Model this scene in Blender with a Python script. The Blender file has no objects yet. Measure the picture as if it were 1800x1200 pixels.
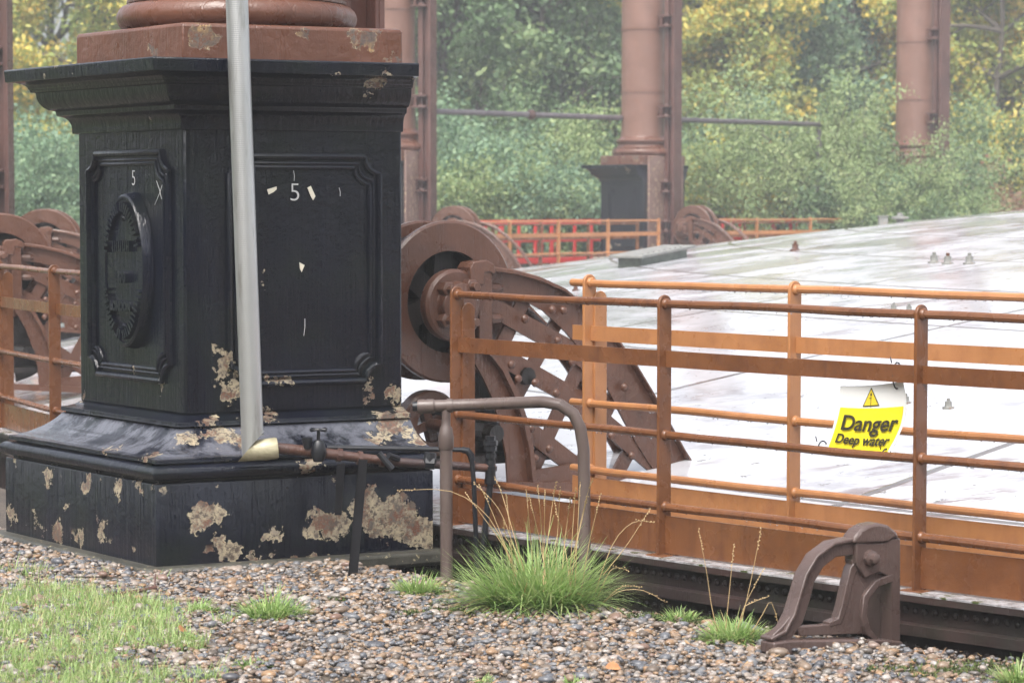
import bpy, bmesh, random
import numpy as np
from math import *
from mathutils import Vector, noise as mnoise

S = bpy.context.scene
COL = S.collection
rad = radians

# ------------------------------------------------------------------ camera
FPX = 4500.0; YH = 350.0; H = 1.8                # focal length in px of an 1800 px wide frame, horizon row, eye height
PITCH = atan((600 - YH) / FPX)
cam_d = bpy.data.cameras.new('camera'); cam = bpy.data.objects.new('camera', cam_d); COL.objects.link(cam)
cam.location = (0, 0, H); cam.rotation_euler = (pi / 2 - PITCH, 0, 0)
cam_d.sensor_width = 36; cam_d.lens = 36 * FPX / 1800; cam_d.clip_end = 2000; cam_d.clip_start = .05
cam_d.dof.use_dof = True; cam_d.dof.focus_distance = 12.6; cam_d.dof.aperture_fstop = 5.2
S.camera = cam
# ------------------------------------------------------------------ world, sun, exposure
SUN_EL, SUN_AZ = rad(58), rad(200)               # azimuth measured from +Y towards +X
w = bpy.data.worlds.new('World'); S.world = w; w.use_nodes = True
nt = w.node_tree; bg = nt.nodes['Background']
sky = nt.nodes.new('ShaderNodeTexSky'); sky.sky_type = 'NISHITA'; sky.sun_disc = False
sky.sun_elevation = SUN_EL; sky.sun_rotation = SUN_AZ; sky.air_density = 1.0; sky.dust_density = 6.0; sky.ozone_density = 1.0
hs = nt.nodes.new('ShaderNodeHueSaturation'); hs.inputs['Saturation'].default_value = .38   # overcast: nearly grey
nt.links.new(sky.outputs[0], hs.inputs['Color']); nt.links.new(hs.outputs[0], bg.inputs[0])
bg.inputs[1].default_value = .15
sd = bpy.data.lights.new('sun', 'SUN'); so = bpy.data.objects.new('sun', sd); COL.objects.link(so)
sd.energy = .8; sd.angle = rad(40); sd.color = (1, .97, .92)
so.rotation_euler = Vector((sin(SUN_AZ) * cos(SUN_EL), cos(SUN_AZ) * cos(SUN_EL), sin(SUN_EL))).to_track_quat('Z', 'Y').to_euler()
S.view_settings.view_transform = 'Standard'; S.view_settings.look = 'None'
S.view_settings.gamma = 1; S.view_settings.exposure = 1.3
S.cycles.volume_step_rate = 4; S.cycles.max_bounces = 8; S.cycles.volume_bounces = 1; S.cycles.transparent_max_bounces = 8

# ------------------------------------------------------------------ photo survey -> world
FW = np.array([0, cos(PITCH), -sin(PITCH)]); UP = np.array([0, sin(PITCH), cos(PITCH)]); EYE = np.array([0, 0, H])
def ray(px, py): return (px - 900) * np.array([1., 0, 0]) + (600 - py) * UP + FPX * FW
def atY(px, py, Y): d = ray(px, py); return EYE + d * (Y / d[1])
def atZ(px, py, Z): d = ray(px, py); return EYE + d * ((Z - H) / d[2])
def onpl(px, py, p, n):
    d = ray(px, py); n = np.array(n, float); return EYE + d * (((np.array(p) - EYE) @ n) / (d @ n))
A0 = rad(36.5)
ER = np.array([cos(A0), sin(A0), 0]); ET = np.array([-sin(A0), cos(A0), 0])
AX = np.array([-1.446, 13.545, 0]); RC = 28.5; CEN = AX[:2] + RC * ER[:2]; RF = RC - .65; RI = RF - .45
def ang_at(px, R, far=False):
    d = np.array([(px - 900) / FPX, 1.0]); a = d @ d; b = -2 * d @ CEN; c = CEN @ CEN - R * R
    t = (-b + (1 if far else -1) * sqrt(max(b * b - 4 * a * c, 0))) / 2 / a
    p = t * d - CEN; return atan2(p[1], p[0])
def ring(a, R, z=0): return np.array([CEN[0] + R * cos(a), CEN[1] + R * sin(a), z])
def RT(px, py, t):
    p = onpl(px, py, AX + t * ET, ET); q = p - AX; return (q @ ER, p[2])

# ------------------------------------------------------------------ mesh builder
class MB:
    def __init__(s): s.v = []; s.f = []; s.m = []; s.cm = 0
    def add(s, vs, fs):
        o = len(s.v); s.v += [tuple(map(float, p)) for p in vs]
        s.f += [tuple(i + o for i in f) for f in fs]; s.m += [s.cm] * len(fs)
    def box(s, c, size, ux=(1, 0, 0), uy=(0, 1, 0), uz=(0, 0, 1)):
        c = np.array(c, float); ux, uy, uz = [np.array(u, float) * k / 2 for u, k in zip((ux, uy, uz), size)]
        vs = [c + a * ux + b * uy + d * uz for d in (-1, 1) for b in (-1, 1) for a in (-1, 1)]
        s.add(vs, [(0, 2, 3, 1), (4, 5, 7, 6), (0, 1, 5, 4), (2, 6, 7, 3), (0, 4, 6, 2), (1, 3, 7, 5)])
    def prism(s, poly, vec):
        n = len(poly); p = [np.array(q, float) for q in poly]; v = np.array(vec, float)
        s.add(p + [q + v for q in p], [tuple(range(n))[::-1], tuple(range(n, 2 * n))] + [(i, (i + 1) % n, (i + 1) % n + n, i + n) for i in range(n)])
    def tube(s, path, r, n=10, closed=False, cap=True, flat=1.0):
        P = [np.array(p, float) for p in path]; m = len(P); rs = r if hasattr(r, '__len__') else [r] * m
        T = []
        for i in range(m):
            a = P[(i - 1) % m] if (closed or i) else P[0]; b = P[(i + 1) % m] if (closed or i < m - 1) else P[-1]
            t = b - a; T.append(t / (np.linalg.norm(t) + 1e-12))
        u = np.cross(T[0], (0, 0, 1.)); 
        if np.linalg.norm(u) < .1: u = np.cross(T[0], (0, 1., 0))
        u /= np.linalg.norm(u); vs = []
        for i in range(m):
            u = u - T[i] * (u @ T[i]); u /= np.linalg.norm(u); w_ = np.cross(T[i], u)
            for k in range(n):
                a = 2 * pi * k / n; vs.append(P[i] + rs[i] * (cos(a) * u + sin(a) * w_ * flat))
        fs = []
        for i in range(m if closed else m - 1):
            j = (i + 1) % m
            fs += [(i * n + k, i * n + (k + 1) % n, j * n + (k + 1) % n, j * n + k) for k in range(n)]
        if cap and not closed: fs += [tuple(range(n))[::-1], tuple(range((m - 1) * n, m * n))]
        s.add(vs, fs)
    def lathe(s, prof, c=(0, 0, 0), n=48, ax=None, cap=True):
        c = np.array(c, float)
        X, Y, Z = (np.eye(3) if ax is None else ax)
        vs = [c + r * (cos(2 * pi * k / n) * np.array(X) + sin(2 * pi * k / n) * np.array(Y)) + z * np.array(Z) for r, z in prof for k in range(n)]
        m = len(prof)
        fs = [(i * n + k, i * n + (k + 1) % n, (i + 1) * n + (k + 1) % n, (i + 1) * n + k) for i in range(m - 1) for k in range(n)]
        if cap: fs += [tuple(range(n))[::-1], tuple(range((m - 1) * n, m * n))]
        s.add(vs, fs)
    def annulus(s, c, X, Y, Z, r0, r1, th, n=56):
        s.lathe([(r0, -th / 2), (r1 - .012, -th / 2), (r1, -th / 2 + .012), (r1, th / 2 - .012), (r1 - .012, th / 2), (r0, th / 2), (r0, -th / 2)], c, n, (X, Y, Z), cap=False)
    def dome(s, c, r, Z, n=8, sq=.7):
        Z = np.array(Z, float); X = np.cross(Z, (.3, .5, .81)); X /= np.linalg.norm(X); Y = np.cross(Z, X)
        s.lathe([(r, 0), (r * .92, r * sq * .4), (r * .7, r * sq * .72), (r * .35, r * sq * .95), (.001, r * sq)], c, n, (X, Y, Z), cap=False)
    def ribbon(s, pts, width, thick, N, wdir=None):
        """flat bar following pts in the plane with normal N; width in-plane, thick along N"""
        P = [np.array(p, float) for p in pts]; N = np.array(N, float); m = len(P); vs = []
        ws = width if hasattr(width, '__len__') else [width] * m
        for i in range(m):
            t = P[min(i + 1, m - 1)] - P[max(i - 1, 0)]; t /= np.linalg.norm(t); q = np.cross(N, t)
            for a, b in ((-1, -1), (1, -1), (1, 1), (-1, 1)): vs.append(P[i] + a * q * ws[i] / 2 + b * N * thick / 2)
        fs = [(3, 2, 1, 0), tuple(range(4 * m - 4, 4 * m))]
        fs += [(4 * i + k, 4 * i + (k + 1) % 4, 4 * i + 4 + (k + 1) % 4, 4 * i + 4 + k) for i in range(m - 1) for k in range(4)]
        s.add(vs, fs)
    def build(s, name, mats, parent=None, bevel=0, smooth=35, recalc=True):
        me = bpy.data.meshes.new(name); me.from_pydata(s.v, [], s.f)
        for m in (mats if isinstance(mats, (list, tuple)) else [mats]): me.materials.append(m)
        me.polygons.foreach_set('material_index', s.m)
        bm = bmesh.new(); bm.from_mesh(me)
        if recalc: bmesh.ops.recalc_face_normals(bm, faces=bm.faces)
        for e in bm.edges:
            if len(e.link_faces) == 2 and e.calc_face_angle(0) > rad(smooth): e.smooth = False
        for f in bm.faces: f.smooth = True
        bm.to_mesh(me); bm.free()
        o = bpy.data.objects.new(name, me); COL.objects.link(o)
        if parent: o.parent = parent
        if bevel:
            b = o.modifiers.new('bevel', 'BEVEL'); b.width = bevel; b.segments = 2; b.limit_method = 'ANGLE'; b.angle_limit = rad(40)
        return o
def tag(o, label=None, cat=None, group=None, kind=None):
    for k, v in (('label', label), ('category', cat), ('group', group), ('kind', kind)):
        if v: o[k] = v
    return o
def empty(name, loc=(0, 0, 0), rz=0, **k):
    o = bpy.data.objects.new(name, None); COL.objects.link(o); o.location = loc; o.rotation_euler = (0, 0, rz); o.empty_display_size = .3
    return tag(o, **k)
def copy_tree(o, parent=None, skip=()):
    c = o.copy(); COL.objects.link(c); c.parent = parent
    for ch in list(o.children):
        if ch.name.split('.')[0] not in skip: copy_tree(ch, c, skip)
    return c
def arr_obj(name, verts, faces4, mats, parent=None, attr=None, smooth=False, nper=4):
    """big mesh from numpy; faces all with nper corners; attr: per-face float 'rnd'"""
    me = bpy.data.meshes.new(name); nv, nf = len(verts), len(faces4)
    me.vertices.add(nv); me.vertices.foreach_set('co', np.asarray(verts, np.float32).ravel())
    me.loops.add(nf * nper); me.loops.foreach_set('vertex_index', np.asarray(faces4, np.int32).ravel())
    me.polygons.add(nf); me.polygons.foreach_set('loop_start', np.arange(nf, dtype=np.int32) * nper)
    me.polygons.foreach_set('use_smooth', np.full(nf, smooth))
    if attr is not None:
        a = me.attributes.new('rnd', 'FLOAT', 'FACE'); a.data.foreach_set('value', np.asarray(attr, np.float32))
    me.update(); me.validate()
    for m in (mats if isinstance(mats, (list, tuple)) else [mats]): me.materials.append(m)
    o = bpy.data.objects.new(name, me); COL.objects.link(o)
    if parent: o.parent = parent
    return o

# ------------------------------------------------------------------ materials
class NT:
    def __init__(s, name):
        s.mat = bpy.data.materials.new(name); s.mat.use_nodes = True; s.t = s.mat.node_tree; s.n = s.t.nodes
        s.p = s.n['Principled BSDF']; s.out = s.n['Material Output']
        s.co = s.n.new('ShaderNodeTexCoord').outputs['Object']
    def node(s, typ, **k):
        n = s.n.new('ShaderNode' + typ)
        for a, b in k.items(): setattr(n, a, b)
        return n
    def lk(s, a, b): s.t.links.new(a, b)
    def setv(s, sock, v):
        if hasattr(v, 'is_output'): s.lk(v, sock)
        else: sock.default_value = v
    def math(s, op, a, b=0.0, clamp=False):
        n = s.node('Math', operation=op, use_clamp=clamp); s.setv(n.inputs[0], a); s.setv(n.inputs[1], b); return n.outputs[0]
    def noise(s, scale, detail=4, rough=.55, vec=None, sc=None, out=0):
        n = s.node('TexNoise'); n.inputs['Scale'].default_value = scale; n.inputs['Detail'].default_value = detail; n.inputs['Roughness'].default_value = rough
        v = vec if vec is not None else s.co
        if sc:
            m = s.node('Mapping'); m.inputs['Scale'].default_value = sc; s.lk(v, m.inputs[0]); v = m.outputs[0]
        s.lk(v, n.inputs['Vector']); return n.outputs[out]
    def step(s, v, a, b, lo=0.0, hi=1.0):
        n = s.node('MapRange'); n.interpolation_type = 'SMOOTHSTEP'; s.lk(v, n.inputs[0])
        for i, q in zip((1, 2, 3, 4), (a, b, lo, hi)): n.inputs[i].default_value = q
        return n.outputs[0]
    def mix(s, fac, a, b):
        n = s.node('Mix', data_type='RGBA'); s.setv(n.inputs['Factor'], fac)
        for k, v in (('A', a), ('B', b)):
            i = [q for q in n.inputs if q.name == k and q.type == 'RGBA'][0]; s.setv(i, v if hasattr(v, 'is_output') else (*v, 1))
        return [q for q in n.outputs if q.type == 'RGBA'][0]
    def ramp(s, fac, stops, const=False):
        n = s.node('ValToRGB'); s.lk(fac, n.inputs[0]); e = n.color_ramp
        if const: e.interpolation = 'CONSTANT'
        while len(e.elements) < len(stops): e.elements.new(.5)
        for el, (p, c) in zip(e.elements, stops): el.position = p; el.color = (*c, 1)
        return n.outputs[0]
    def bump(s, h, strength=.3, dist=.02, prev=None):
        n = s.node('Bump'); n.inputs['Strength'].default_value = strength; n.inputs['Distance'].default_value = dist; s.lk(h, n.inputs['Height'])
        if prev is not None: s.lk(prev, n.inputs['Normal'])
        return n.outputs[0]
    def fin(s, col, rough=.5, metal=0.0, normal=None, spec=None):
        s.setv(s.p.inputs['Base Color'], col if hasattr(col, 'is_output') else (*col, 1))
        s.setv(s.p.inputs['Roughness'], rough); s.setv(s.p.inputs['Metallic'], metal)
        if normal is not None: s.lk(normal, s.p.inputs['Normal'])
        if spec is not None: s.p.inputs['Specular IOR Level'].default_value = spec
        return s.mat
    def sepz(s, i=2):
        n = s.node('SeparateXYZ'); s.lk(s.co, n.inputs[0]); return n.outputs[i]

def paint(name, c0, c1, chips=(), rough=(.18, .4), chipcols=None, zchips=(), gen=.76, streak=.0, dirt=None, bumps=.25, moss=None, dirtk=.7, sheen_wear=None, ridges=0.0, ior=None, streakcol=None):
    """old gloss paint: colour drift, cracked and blistered surface, chips at given places (local x,y,z,r) plus scattered small chips"""
    t = NT(name)
    big = t.noise(2.2, 4); fine = t.noise(40, 3, .6)
    col = t.mix(t.step(big, .35, .7), c0, c1)
    vs = t.noise(7, 5, .6, sc=(1.6, 1.6, .12)); crack = t.step(t.math('ABSOLUTE', t.math('SUBTRACT', t.noise(5, 3, .5, sc=(1.5, 1.5, .16)), .5)), .0, .012)
    if streak: col = t.mix(t.math('MULTIPLY', t.step(vs, .5, .75), streak), col, streakcol or tuple(min(1, q * 2.0 + .01) for q in c1))
    if moss: col = t.mix(t.math('MULTIPLY', t.step(t.noise(3, 4), .45, .7), .6), col, moss)
    # chips
    wob = t.noise(9, 6, .62, out=1); wv = t.node('VectorMath', operation='SUBTRACT'); t.lk(wob, wv.inputs[0]); wv.inputs[1].default_value = (.5, .5, .5)
    wm = t.node('VectorMath', operation='SCALE'); t.lk(wv.outputs[0], wm.inputs[0]); wm.inputs['Scale'].default_value = .25
    wf = t.node('VectorMath', operation='SUBTRACT'); t.lk(t.noise(34, 4, .6, out=1), wf.inputs[0]); wf.inputs[1].default_value = (.5, .5, .5)
    wg = t.node('VectorMath', operation='SCALE'); t.lk(wf.outputs[0], wg.inputs[0]); wg.inputs['Scale'].default_value = .09
    wa0 = t.node('VectorMath', operation='ADD'); t.lk(t.co, wa0.inputs[0]); t.lk(wm.outputs[0], wa0.inputs[1])
    wa = t.node('VectorMath', operation='ADD'); t.lk(wa0.outputs[0], wa.inputs[0]); t.lk(wg.outputs[0], wa.inputs[1]); P = wa.outputs[0]
    mask = None; halo = None; core = None
    for (x, y, z, r, sz) in chips:
        d = t.node('VectorMath', operation='SUBTRACT'); t.lk(P, d.inputs[0]); d.inputs[1].default_value = (x, y, z)
        e = t.node('VectorMath', operation='MULTIPLY'); t.lk(d.outputs[0], e.inputs[0]); e.inputs[1].default_value = (1 / r, 1 / r, 1 / (r * sz))
        l = t.node('VectorMath', operation='LENGTH'); t.lk(e.outputs[0], l.inputs[0])
        m = t.step(l.outputs['Value'], .96, 1.0, 1, 0); m2 = t.step(l.outputs['Value'], .99, 1.10, 1, 0); m3 = t.step(l.outputs['Value'], .62, .86, 1, 0); core = m3 if core is None else t.math('MAXIMUM', core, m3)
        mask = m if mask is None else t.math('MAXIMUM', mask, m); halo = m2 if halo is None else t.math('MAXIMUM', halo, m2)
    g = t.step(t.noise(14, 6, .62), gen, gen + .012)
    zb = None; z = t.sepz()
    for (za, zz) in zchips:
        q = t.math('MULTIPLY', t.step(z, za - .03, za + .02), t.step(z, zz - .02, zz + .03, 1, 0)); zb = q if zb is None else t.math('MAXIMUM', zb, q)
    if zb is not None:
        g2 = t.math('MULTIPLY', t.step(t.noise(8, 7, .66), .615, .625), zb); g = t.math('MAXIMUM', g, g2)
    mask = g if mask is None else t.math('MAXIMUM', mask, g)
    cc = chipcols or [(.0, (.05, .042, .038)), (.36, (.10, .078, .062)), (.42, (.13, .062, .038)), (.46, (.22, .185, .135)), (.56, (.36, .305, .205)), (.64, (.22, .19, .155)), (.75, (.50, .42, .27))]
    chipc = t.ramp(t.noise(6, 7, .68), cc)
    chipc = t.mix(t.step(t.noise(45, 5, .7), .48, .60), chipc, (.075, .058, .046))
    if sheen_wear:
        za, zb_, wc = sheen_wear; wz = t.math('MULTIPLY', t.step(z, za - .02, za + .01), t.step(z, zb_ - .02, zb_ + .02, 1, 0)); wk = t.math('MULTIPLY', wz, t.step(t.noise(5, 6, .65), .38, .58)); col = t.mix(t.math('MULTIPLY', wk, .85), col, wc)  # pale band: sky sheen mixed into the colour of the worn paint
    if halo is not None: col = t.mix(t.math('MULTIPLY', halo, t.step(t.noise(20, 3), .48, .56)), col, (.40, .34, .22))
    if core is not None: chipc = t.mix(t.math('MULTIPLY', core, t.step(t.noise(9, 6, .65), .47, .56)), chipc, t.ramp(t.noise(24, 5, .7), [(.3, (.055, .046, .040)), (.46, (.12, .10, .082)), (.54, (.13, .045, .022)), (.62, (.17, .15, .12)), (.75, (.30, .26, .19))]))
    col = t.mix(mask, col, chipc)
    if dirt: col = t.mix(t.math('MULTIPLY', t.step(t.noise(11, 5, .65), .45, .75), dirtk), col, dirt)
    h = t.math('ADD', t.math('MULTIPLY', vs, .5), t.math('MULTIPLY', t.noise(16, 5, .6), .7)); h = t.math('ADD', h, t.math('MULTIPLY', crack, .16))
    if ridges: h = t.math('ADD', h, t.math('MULTIPLY', t.noise(26, 3, .6, sc=(1.5, 1.5, .05)), ridges))
    if sheen_wear: h = t.math('ADD', h, t.math('MULTIPLY', t.math('MULTIPLY', wz, t.noise(11, 6, .62)), 1.6))
    h = t.math('SUBTRACT', h, t.math('MULTIPLY', mask, 1.1))
    nb = t.bump(h, bumps, .02); nb = t.bump(fine, .10, .004, nb)
    r_ = t.math('ADD', t.step(t.noise(5, 4), .3, .7, *rough), t.math('MULTIPLY', mask, .3), True)
    if ior: t.p.inputs['IOR'].default_value = ior
    return t.fin(col, r_, 0, nb)

def simple(name, c0, c1, scale=4, rough=.5, bump=.2, bscale=30, metal=0, stretch=None, spots=None):
    t = NT(name); col = t.mix(t.step(t.noise(scale, 5, .6, sc=stretch), .3, .7), c0, c1)
    if spots: col = t.mix(t.step(t.noise(spots[1], 5, .65), spots[2], spots[2] + .06), col, spots[0])
    return t.fin(col, rough, metal, t.bump(t.noise(bscale, 4, .6), bump, .01))
def byrnd(name, stops, rough=.5, const=False, trans=0, bump=None, extra=None):
    t = NT(name); a = t.node('Attribute', attribute_name='rnd'); fac = a.outputs['Fac']
    col = t.ramp(fac, stops, const)
    if extra: col = t.mix(t.step(t.noise(extra[1], 4), extra[2], extra[2] + .2), col, extra[0])
    t.fin(col, rough, 0, t.bump(t.noise(bump[0], 4), bump[1], .004) if bump else None)
    if trans:
        tr = t.node('BsdfTranslucent'); t.lk(col, tr.inputs[0]); mx = t.node('MixShader'); mx.inputs[0].default_value = trans
        t.lk(t.p.outputs[0], mx.inputs[1]); t.lk(tr.outputs[0], mx.inputs[2]); t.lk(mx.outputs[0], t.out.inputs[0])
    return t.mat

# ================================================================== pedestal survey (local axes: x inwards, y along the ring, z up)
AO, WO, XI = .648, .572, .524; T10 = tan(rad(10)); DB = .31
WI = WO + (AO + XI) * T10
SN = np.array([-sin(rad(10)), -cos(rad(10)), 0]); SDIR = np.array([cos(rad(10)), -sin(rad(10)), 0]); CL = np.array([-AO, -WO, 0])
def loc(p): q = np.array(p) - AX; return np.array([q @ ER, q @ ET, p[2]])
def wor(l): return AX + l[0] * ER + l[1] * ET + np.array([0, 0, l[2]])
SNW = SN[0] * ER + SN[1] * ET
def on_side(px, py, d=0): return loc(onpl(px, py, wor(CL + SN * d), SNW))
def on_out(px, py, d=0): return loc(onpl(px, py, AX - (AO + d) * ER, ER))
def side_uv(u, z, off=0): return CL + SDIR * u + SN * off + np.array([0, 0, z])
def out_uv(v, z, off=0): return np.array([-AO - off, -WO + v, z])
def pplan(d, di=0):
    x0 = -(AO + d); y0 = WO + .839 * d; x1 = XI + di; y1 = WI + d / cos(rad(10)) + di * T10
    return [(x0, -y0), (x1, -y1), (x1, y1), (x0, y0)]

def chip(px, py, rpx, side, d=0, sz=1.0):
    p = on_side(px, py, d) if side else on_out(px, py, d); return (*p, rpx * .88 / 345, sz)
CH = [chip(*c) for c in [
    (362, 912, 42, 1, .31, .55), (480, 938, 24, 1, .31, .6), (585, 918, 46, 1, .31, .6), (685, 908, 58, 1, .31, .7), (738, 935, 40, 1, .31, .8), (650, 885, 30, 1, .31),
    (400, 960, 26, 1, .31, .9), (450, 985, 20, 1, .31, .4), (545, 990, 60, 1, .31, .2),
    (82, 838, 17, 0, .31, 1.2), (150, 848, 26, 0, .31, .6), (205, 855, 18, 0, .31, 1.2), (243, 862, 12, 0, .31, 1.6), (178, 932, 14, 0, .31, 2), (22, 905, 20, 0, .31, .8),
    (100, 930, 20, 0, .31, .8), (113, 890, 7, 0, .31, 1.6), (237, 966, 7, 0, .31, 1.3), (62, 905, 9, 0, .31, 2), (140, 945, 16, 0, .31, 1),
    (392, 645, 20, 1, 0, 1.6), (412, 690, 22, 1, 0, 1.2), (384, 632, 14, 1, 0, 2), (698, 690, 18, 1, 0, 1.4), (705, 725, 24, 1, .03, .8), (500, 672, 20, 1, 0, .5), (475, 665, 12, 1, 0),
    (646, 690, 7, 1, 0, 5), (285, 668, 6, 0, 0, 2), (235, 645, 7, 0, 0, .8), (146, 700, 6, 0, 0, 2), (362, 740, 22, 1, .04, .5), (470, 735, 30, 1, .04, .3), (440, 728, 20, 1, .04, .3),
    (340, 765, 34, 1, .16, .5), (400, 762, 40, 1, .16, .5), (430, 780, 40, 1, .2, .3), (690, 745, 40, 1, .12, .8), (735, 775, 24, 1, .2, 1), (660, 775, 26, 1, .16, .6), (270, 800, 22, 0, .24, .35),
    (200, 795, 26, 0, .24, .25), (560, 805, 14, 1, .34, .7), (540, 812, 18, 1, .34, .6),
    (462, 490, 7, 1, 0, 2.5), (268, 210, 9, 0, .02, .6), (660, 150, 24, 1, .2, .55), (645, 166, 12, 1, .18, .8), (735, 150, 12, 1, .22, 1.5), (588, 132, 9, 1, .28, 1.1), (680, 128, 10, 1, .3, .6),
    (95, 122, 8, 0, .3, 1), (75, 125, 6, 0, .3, 1), (125, 124, 6, 0, .3, .8)]]
CHB = [(*(on_side(360, 62, .0)), .085, .75), (*(on_side(640, 72, 0)), .06, .7), (*(on_side(530, 60, 0)), .04, .7), (*(on_out(268, 90, 0)), .05, .5), (*(on_side(668, 58, 0)), .03, .5), (*(on_side(700, 100, 0)), .04, .4)]

NAVY = paint('black_gloss_paint', (.0026, .0034, .0078), (.0044, .0058, .0130), CH, (.05, .20), zchips=[(.0, .10), (.39, .425)], gen=.80, streak=.35, moss=(.008, .012, .010), sheen_wear=(.548, .665, (.12, .125, .15)), ridges=.6, ior=1.45, bumps=.34)  # silver-blue on the sloping base moulding is painted sky sheen over wear
BROWN = paint('brown_peeling_paint', (.095, .038, .022), (.13, .054, .033), CHB, (.22, .45), [(0, (.05, .04, .04)), (.45, (.10, .07, .06)), (.55, (.20, .13, .07)), (.7, (.42, .26, .10))], gen=.73, bumps=.5)
SHAFT = paint('faded_brown_paint', (.150, .076, .053), (.185, .098, .072), (), (.3, .5), [(0, (.10, .05, .035)), (.5, (.2, .12, .09)), (.7, (.33, .24, .18))], gen=.72, bumps=.3)
RAIL_B = paint('dark_brown_paint', (.075, .034, .027), (.105, .048, .038), (), (.3, .5), [(0, (.06, .035, .03)), (.6, (.22, .12, .08))], gen=.72, bumps=.3)
GREASE = paint('greasy_dark_iron', (.006, .005, .0045), (.016, .011, .009), (), (.35, .6), [(0, (.04, .02, .015)), (.6, (.07, .04, .03))], gen=.72, bumps=.5)
LEGM = simple('black_angle_iron', (.006, .006, .007), (.012, .012, .014), rough=.75, bump=.1); LEGM.node_tree.nodes['Principled BSDF'].inputs['Specular IOR Level'].default_value = .08
GEAR = paint('carriage_brown_paint', (.085, .037, .022), (.122, .054, .034), (), (.2, .42), [(0, (.07, .035, .025)), (.6, (.16, .08, .05))], gen=.74, bumps=.45, dirt=(.07, .034, .025))
PEEL = paint('peeled_slab_paint', (.15, .085, .066), (.22, .14, .115), (), (.4, .6), [(0, (.30, .14, .07)), (.5, (.5, .40, .26)), (.7, (.2, .1, .07))], gen=.58, bumps=.4)
ORANGE = paint('orange_brown_paint', (.135, .051, .019), (.175, .070, .028), (), (.18, .36), [(0, (.1, .05, .03)), (.6, (.2, .1, .05))], gen=.80, bumps=.18, dirt=(.085, .034, .019), dirtk=.6, streak=.6, streakcol=(.075, .030, .018))
LORANGE = paint('light_orange_paint', (.35, .155, .058), (.42, .19, .078), (), (.25, .42), [(0, (.25, .1, .05)), (.6, (.4, .2, .1))], gen=.82, bumps=.14, dirt=(.25, .10, .05), dirtk=.5, streak=.4, streakcol=(.22, .085, .04))
CAST = paint('cast_iron_paint', (.075, .050, .044), (.115, .078, .070), (), (.2, .45), [(0, (.06, .04, .035)), (.6, (.2, .16, .13))], gen=.76, bumps=.35)
PIPEB = paint('grey_brown_pipe_paint', (.088, .064, .057), (.125, .094, .083), (), (.25, .5), [(0, (.12, .06, .04)), (.6, (.3, .26, .22))], gen=.76, bumps=.2, streak=.2)
RUSTP = paint('rusty_pipe', (.085, .040, .028), (.04, .030, .032), (), (.25, .5), [(0, (.15, .06, .03)), (.6, (.2, .13, .09))], gen=.66, bumps=.4)
BLACKP = paint('black_pipe_paint', (.008, .009, .012), (.014, .015, .02), (), (.3, .5), [(0, (.06, .04, .035)), (.6, (.1, .09, .08))], gen=.78, bumps=.15)
TANK = paint('tank_steel', (.028, .019, .018), (.052, .031, .028), (), (.3, .55), [(0, (.02, .015, .014)), (.6, (.09, .06, .05))], gen=.7, bumps=.3, moss=(.022, .026, .018))
STEEL = simple('dull_zinc', (.30, .31, .31), (.42, .43, .42), rough=.4, bump=.1)
DROP = NT('rain_water').fin((.8, .85, .9), .02); DROP.node_tree.nodes['Principled BSDF'].inputs['Transmission Weight'].default_value = 1.0; DROP.node_tree.nodes['Principled BSDF'].inputs['IOR'].default_value = 1.33
CREAM = simple('cream_flake', (.62, .58, .46), (.70, .66, .54), rough=.5)
CHALK = simple('chalk_mark', (.42, .42, .42), (.55, .55, .54), 30, .8)
CONC = simple('wet_footing_concrete', (.028, .028, .022), (.065, .062, .05), 9, .5, .5, 40, spots=((.30, .26, .16), 30, .60))

# ------------------------------------------------------------------ the pedestal and column (near one, in local axes)
def loft(mb, levels):
    n = 4; vs = []
    for z, d, di in levels: vs += [(x, y, z) for x, y in pplan(d, di)]
    fs = [(3, 2, 1, 0), tuple(range(4 * len(levels) - 4, 4 * len(levels)))]
    for i in range(len(levels) - 1): fs += [(4 * i + k, 4 * i + (k + 1) % 4, 4 * i + 4 + (k + 1) % 4, 4 * i + 4 + k) for k in range(4)]
    mb.add(vs, fs)
def arc(p0, p1, bulge, n=6):
    """quarter-ish curve between profile points (z,d)"""
    (z0, d0), (z1, d1) = p0, p1
    out = []
    for i in range(n + 1):
        a = i / n; cz = z0 + (z1 - z0) * (a if bulge == 0 else (sin(a * pi / 2) if bulge > 0 else 1 - cos(a * pi / 2)))
        cd = d0 + (d1 - d0) * (a if bulge == 0 else (1 - cos(a * pi / 2) if bulge > 0 else sin(a * pi / 2)))
        out.append((cz, cd))
    return out
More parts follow.
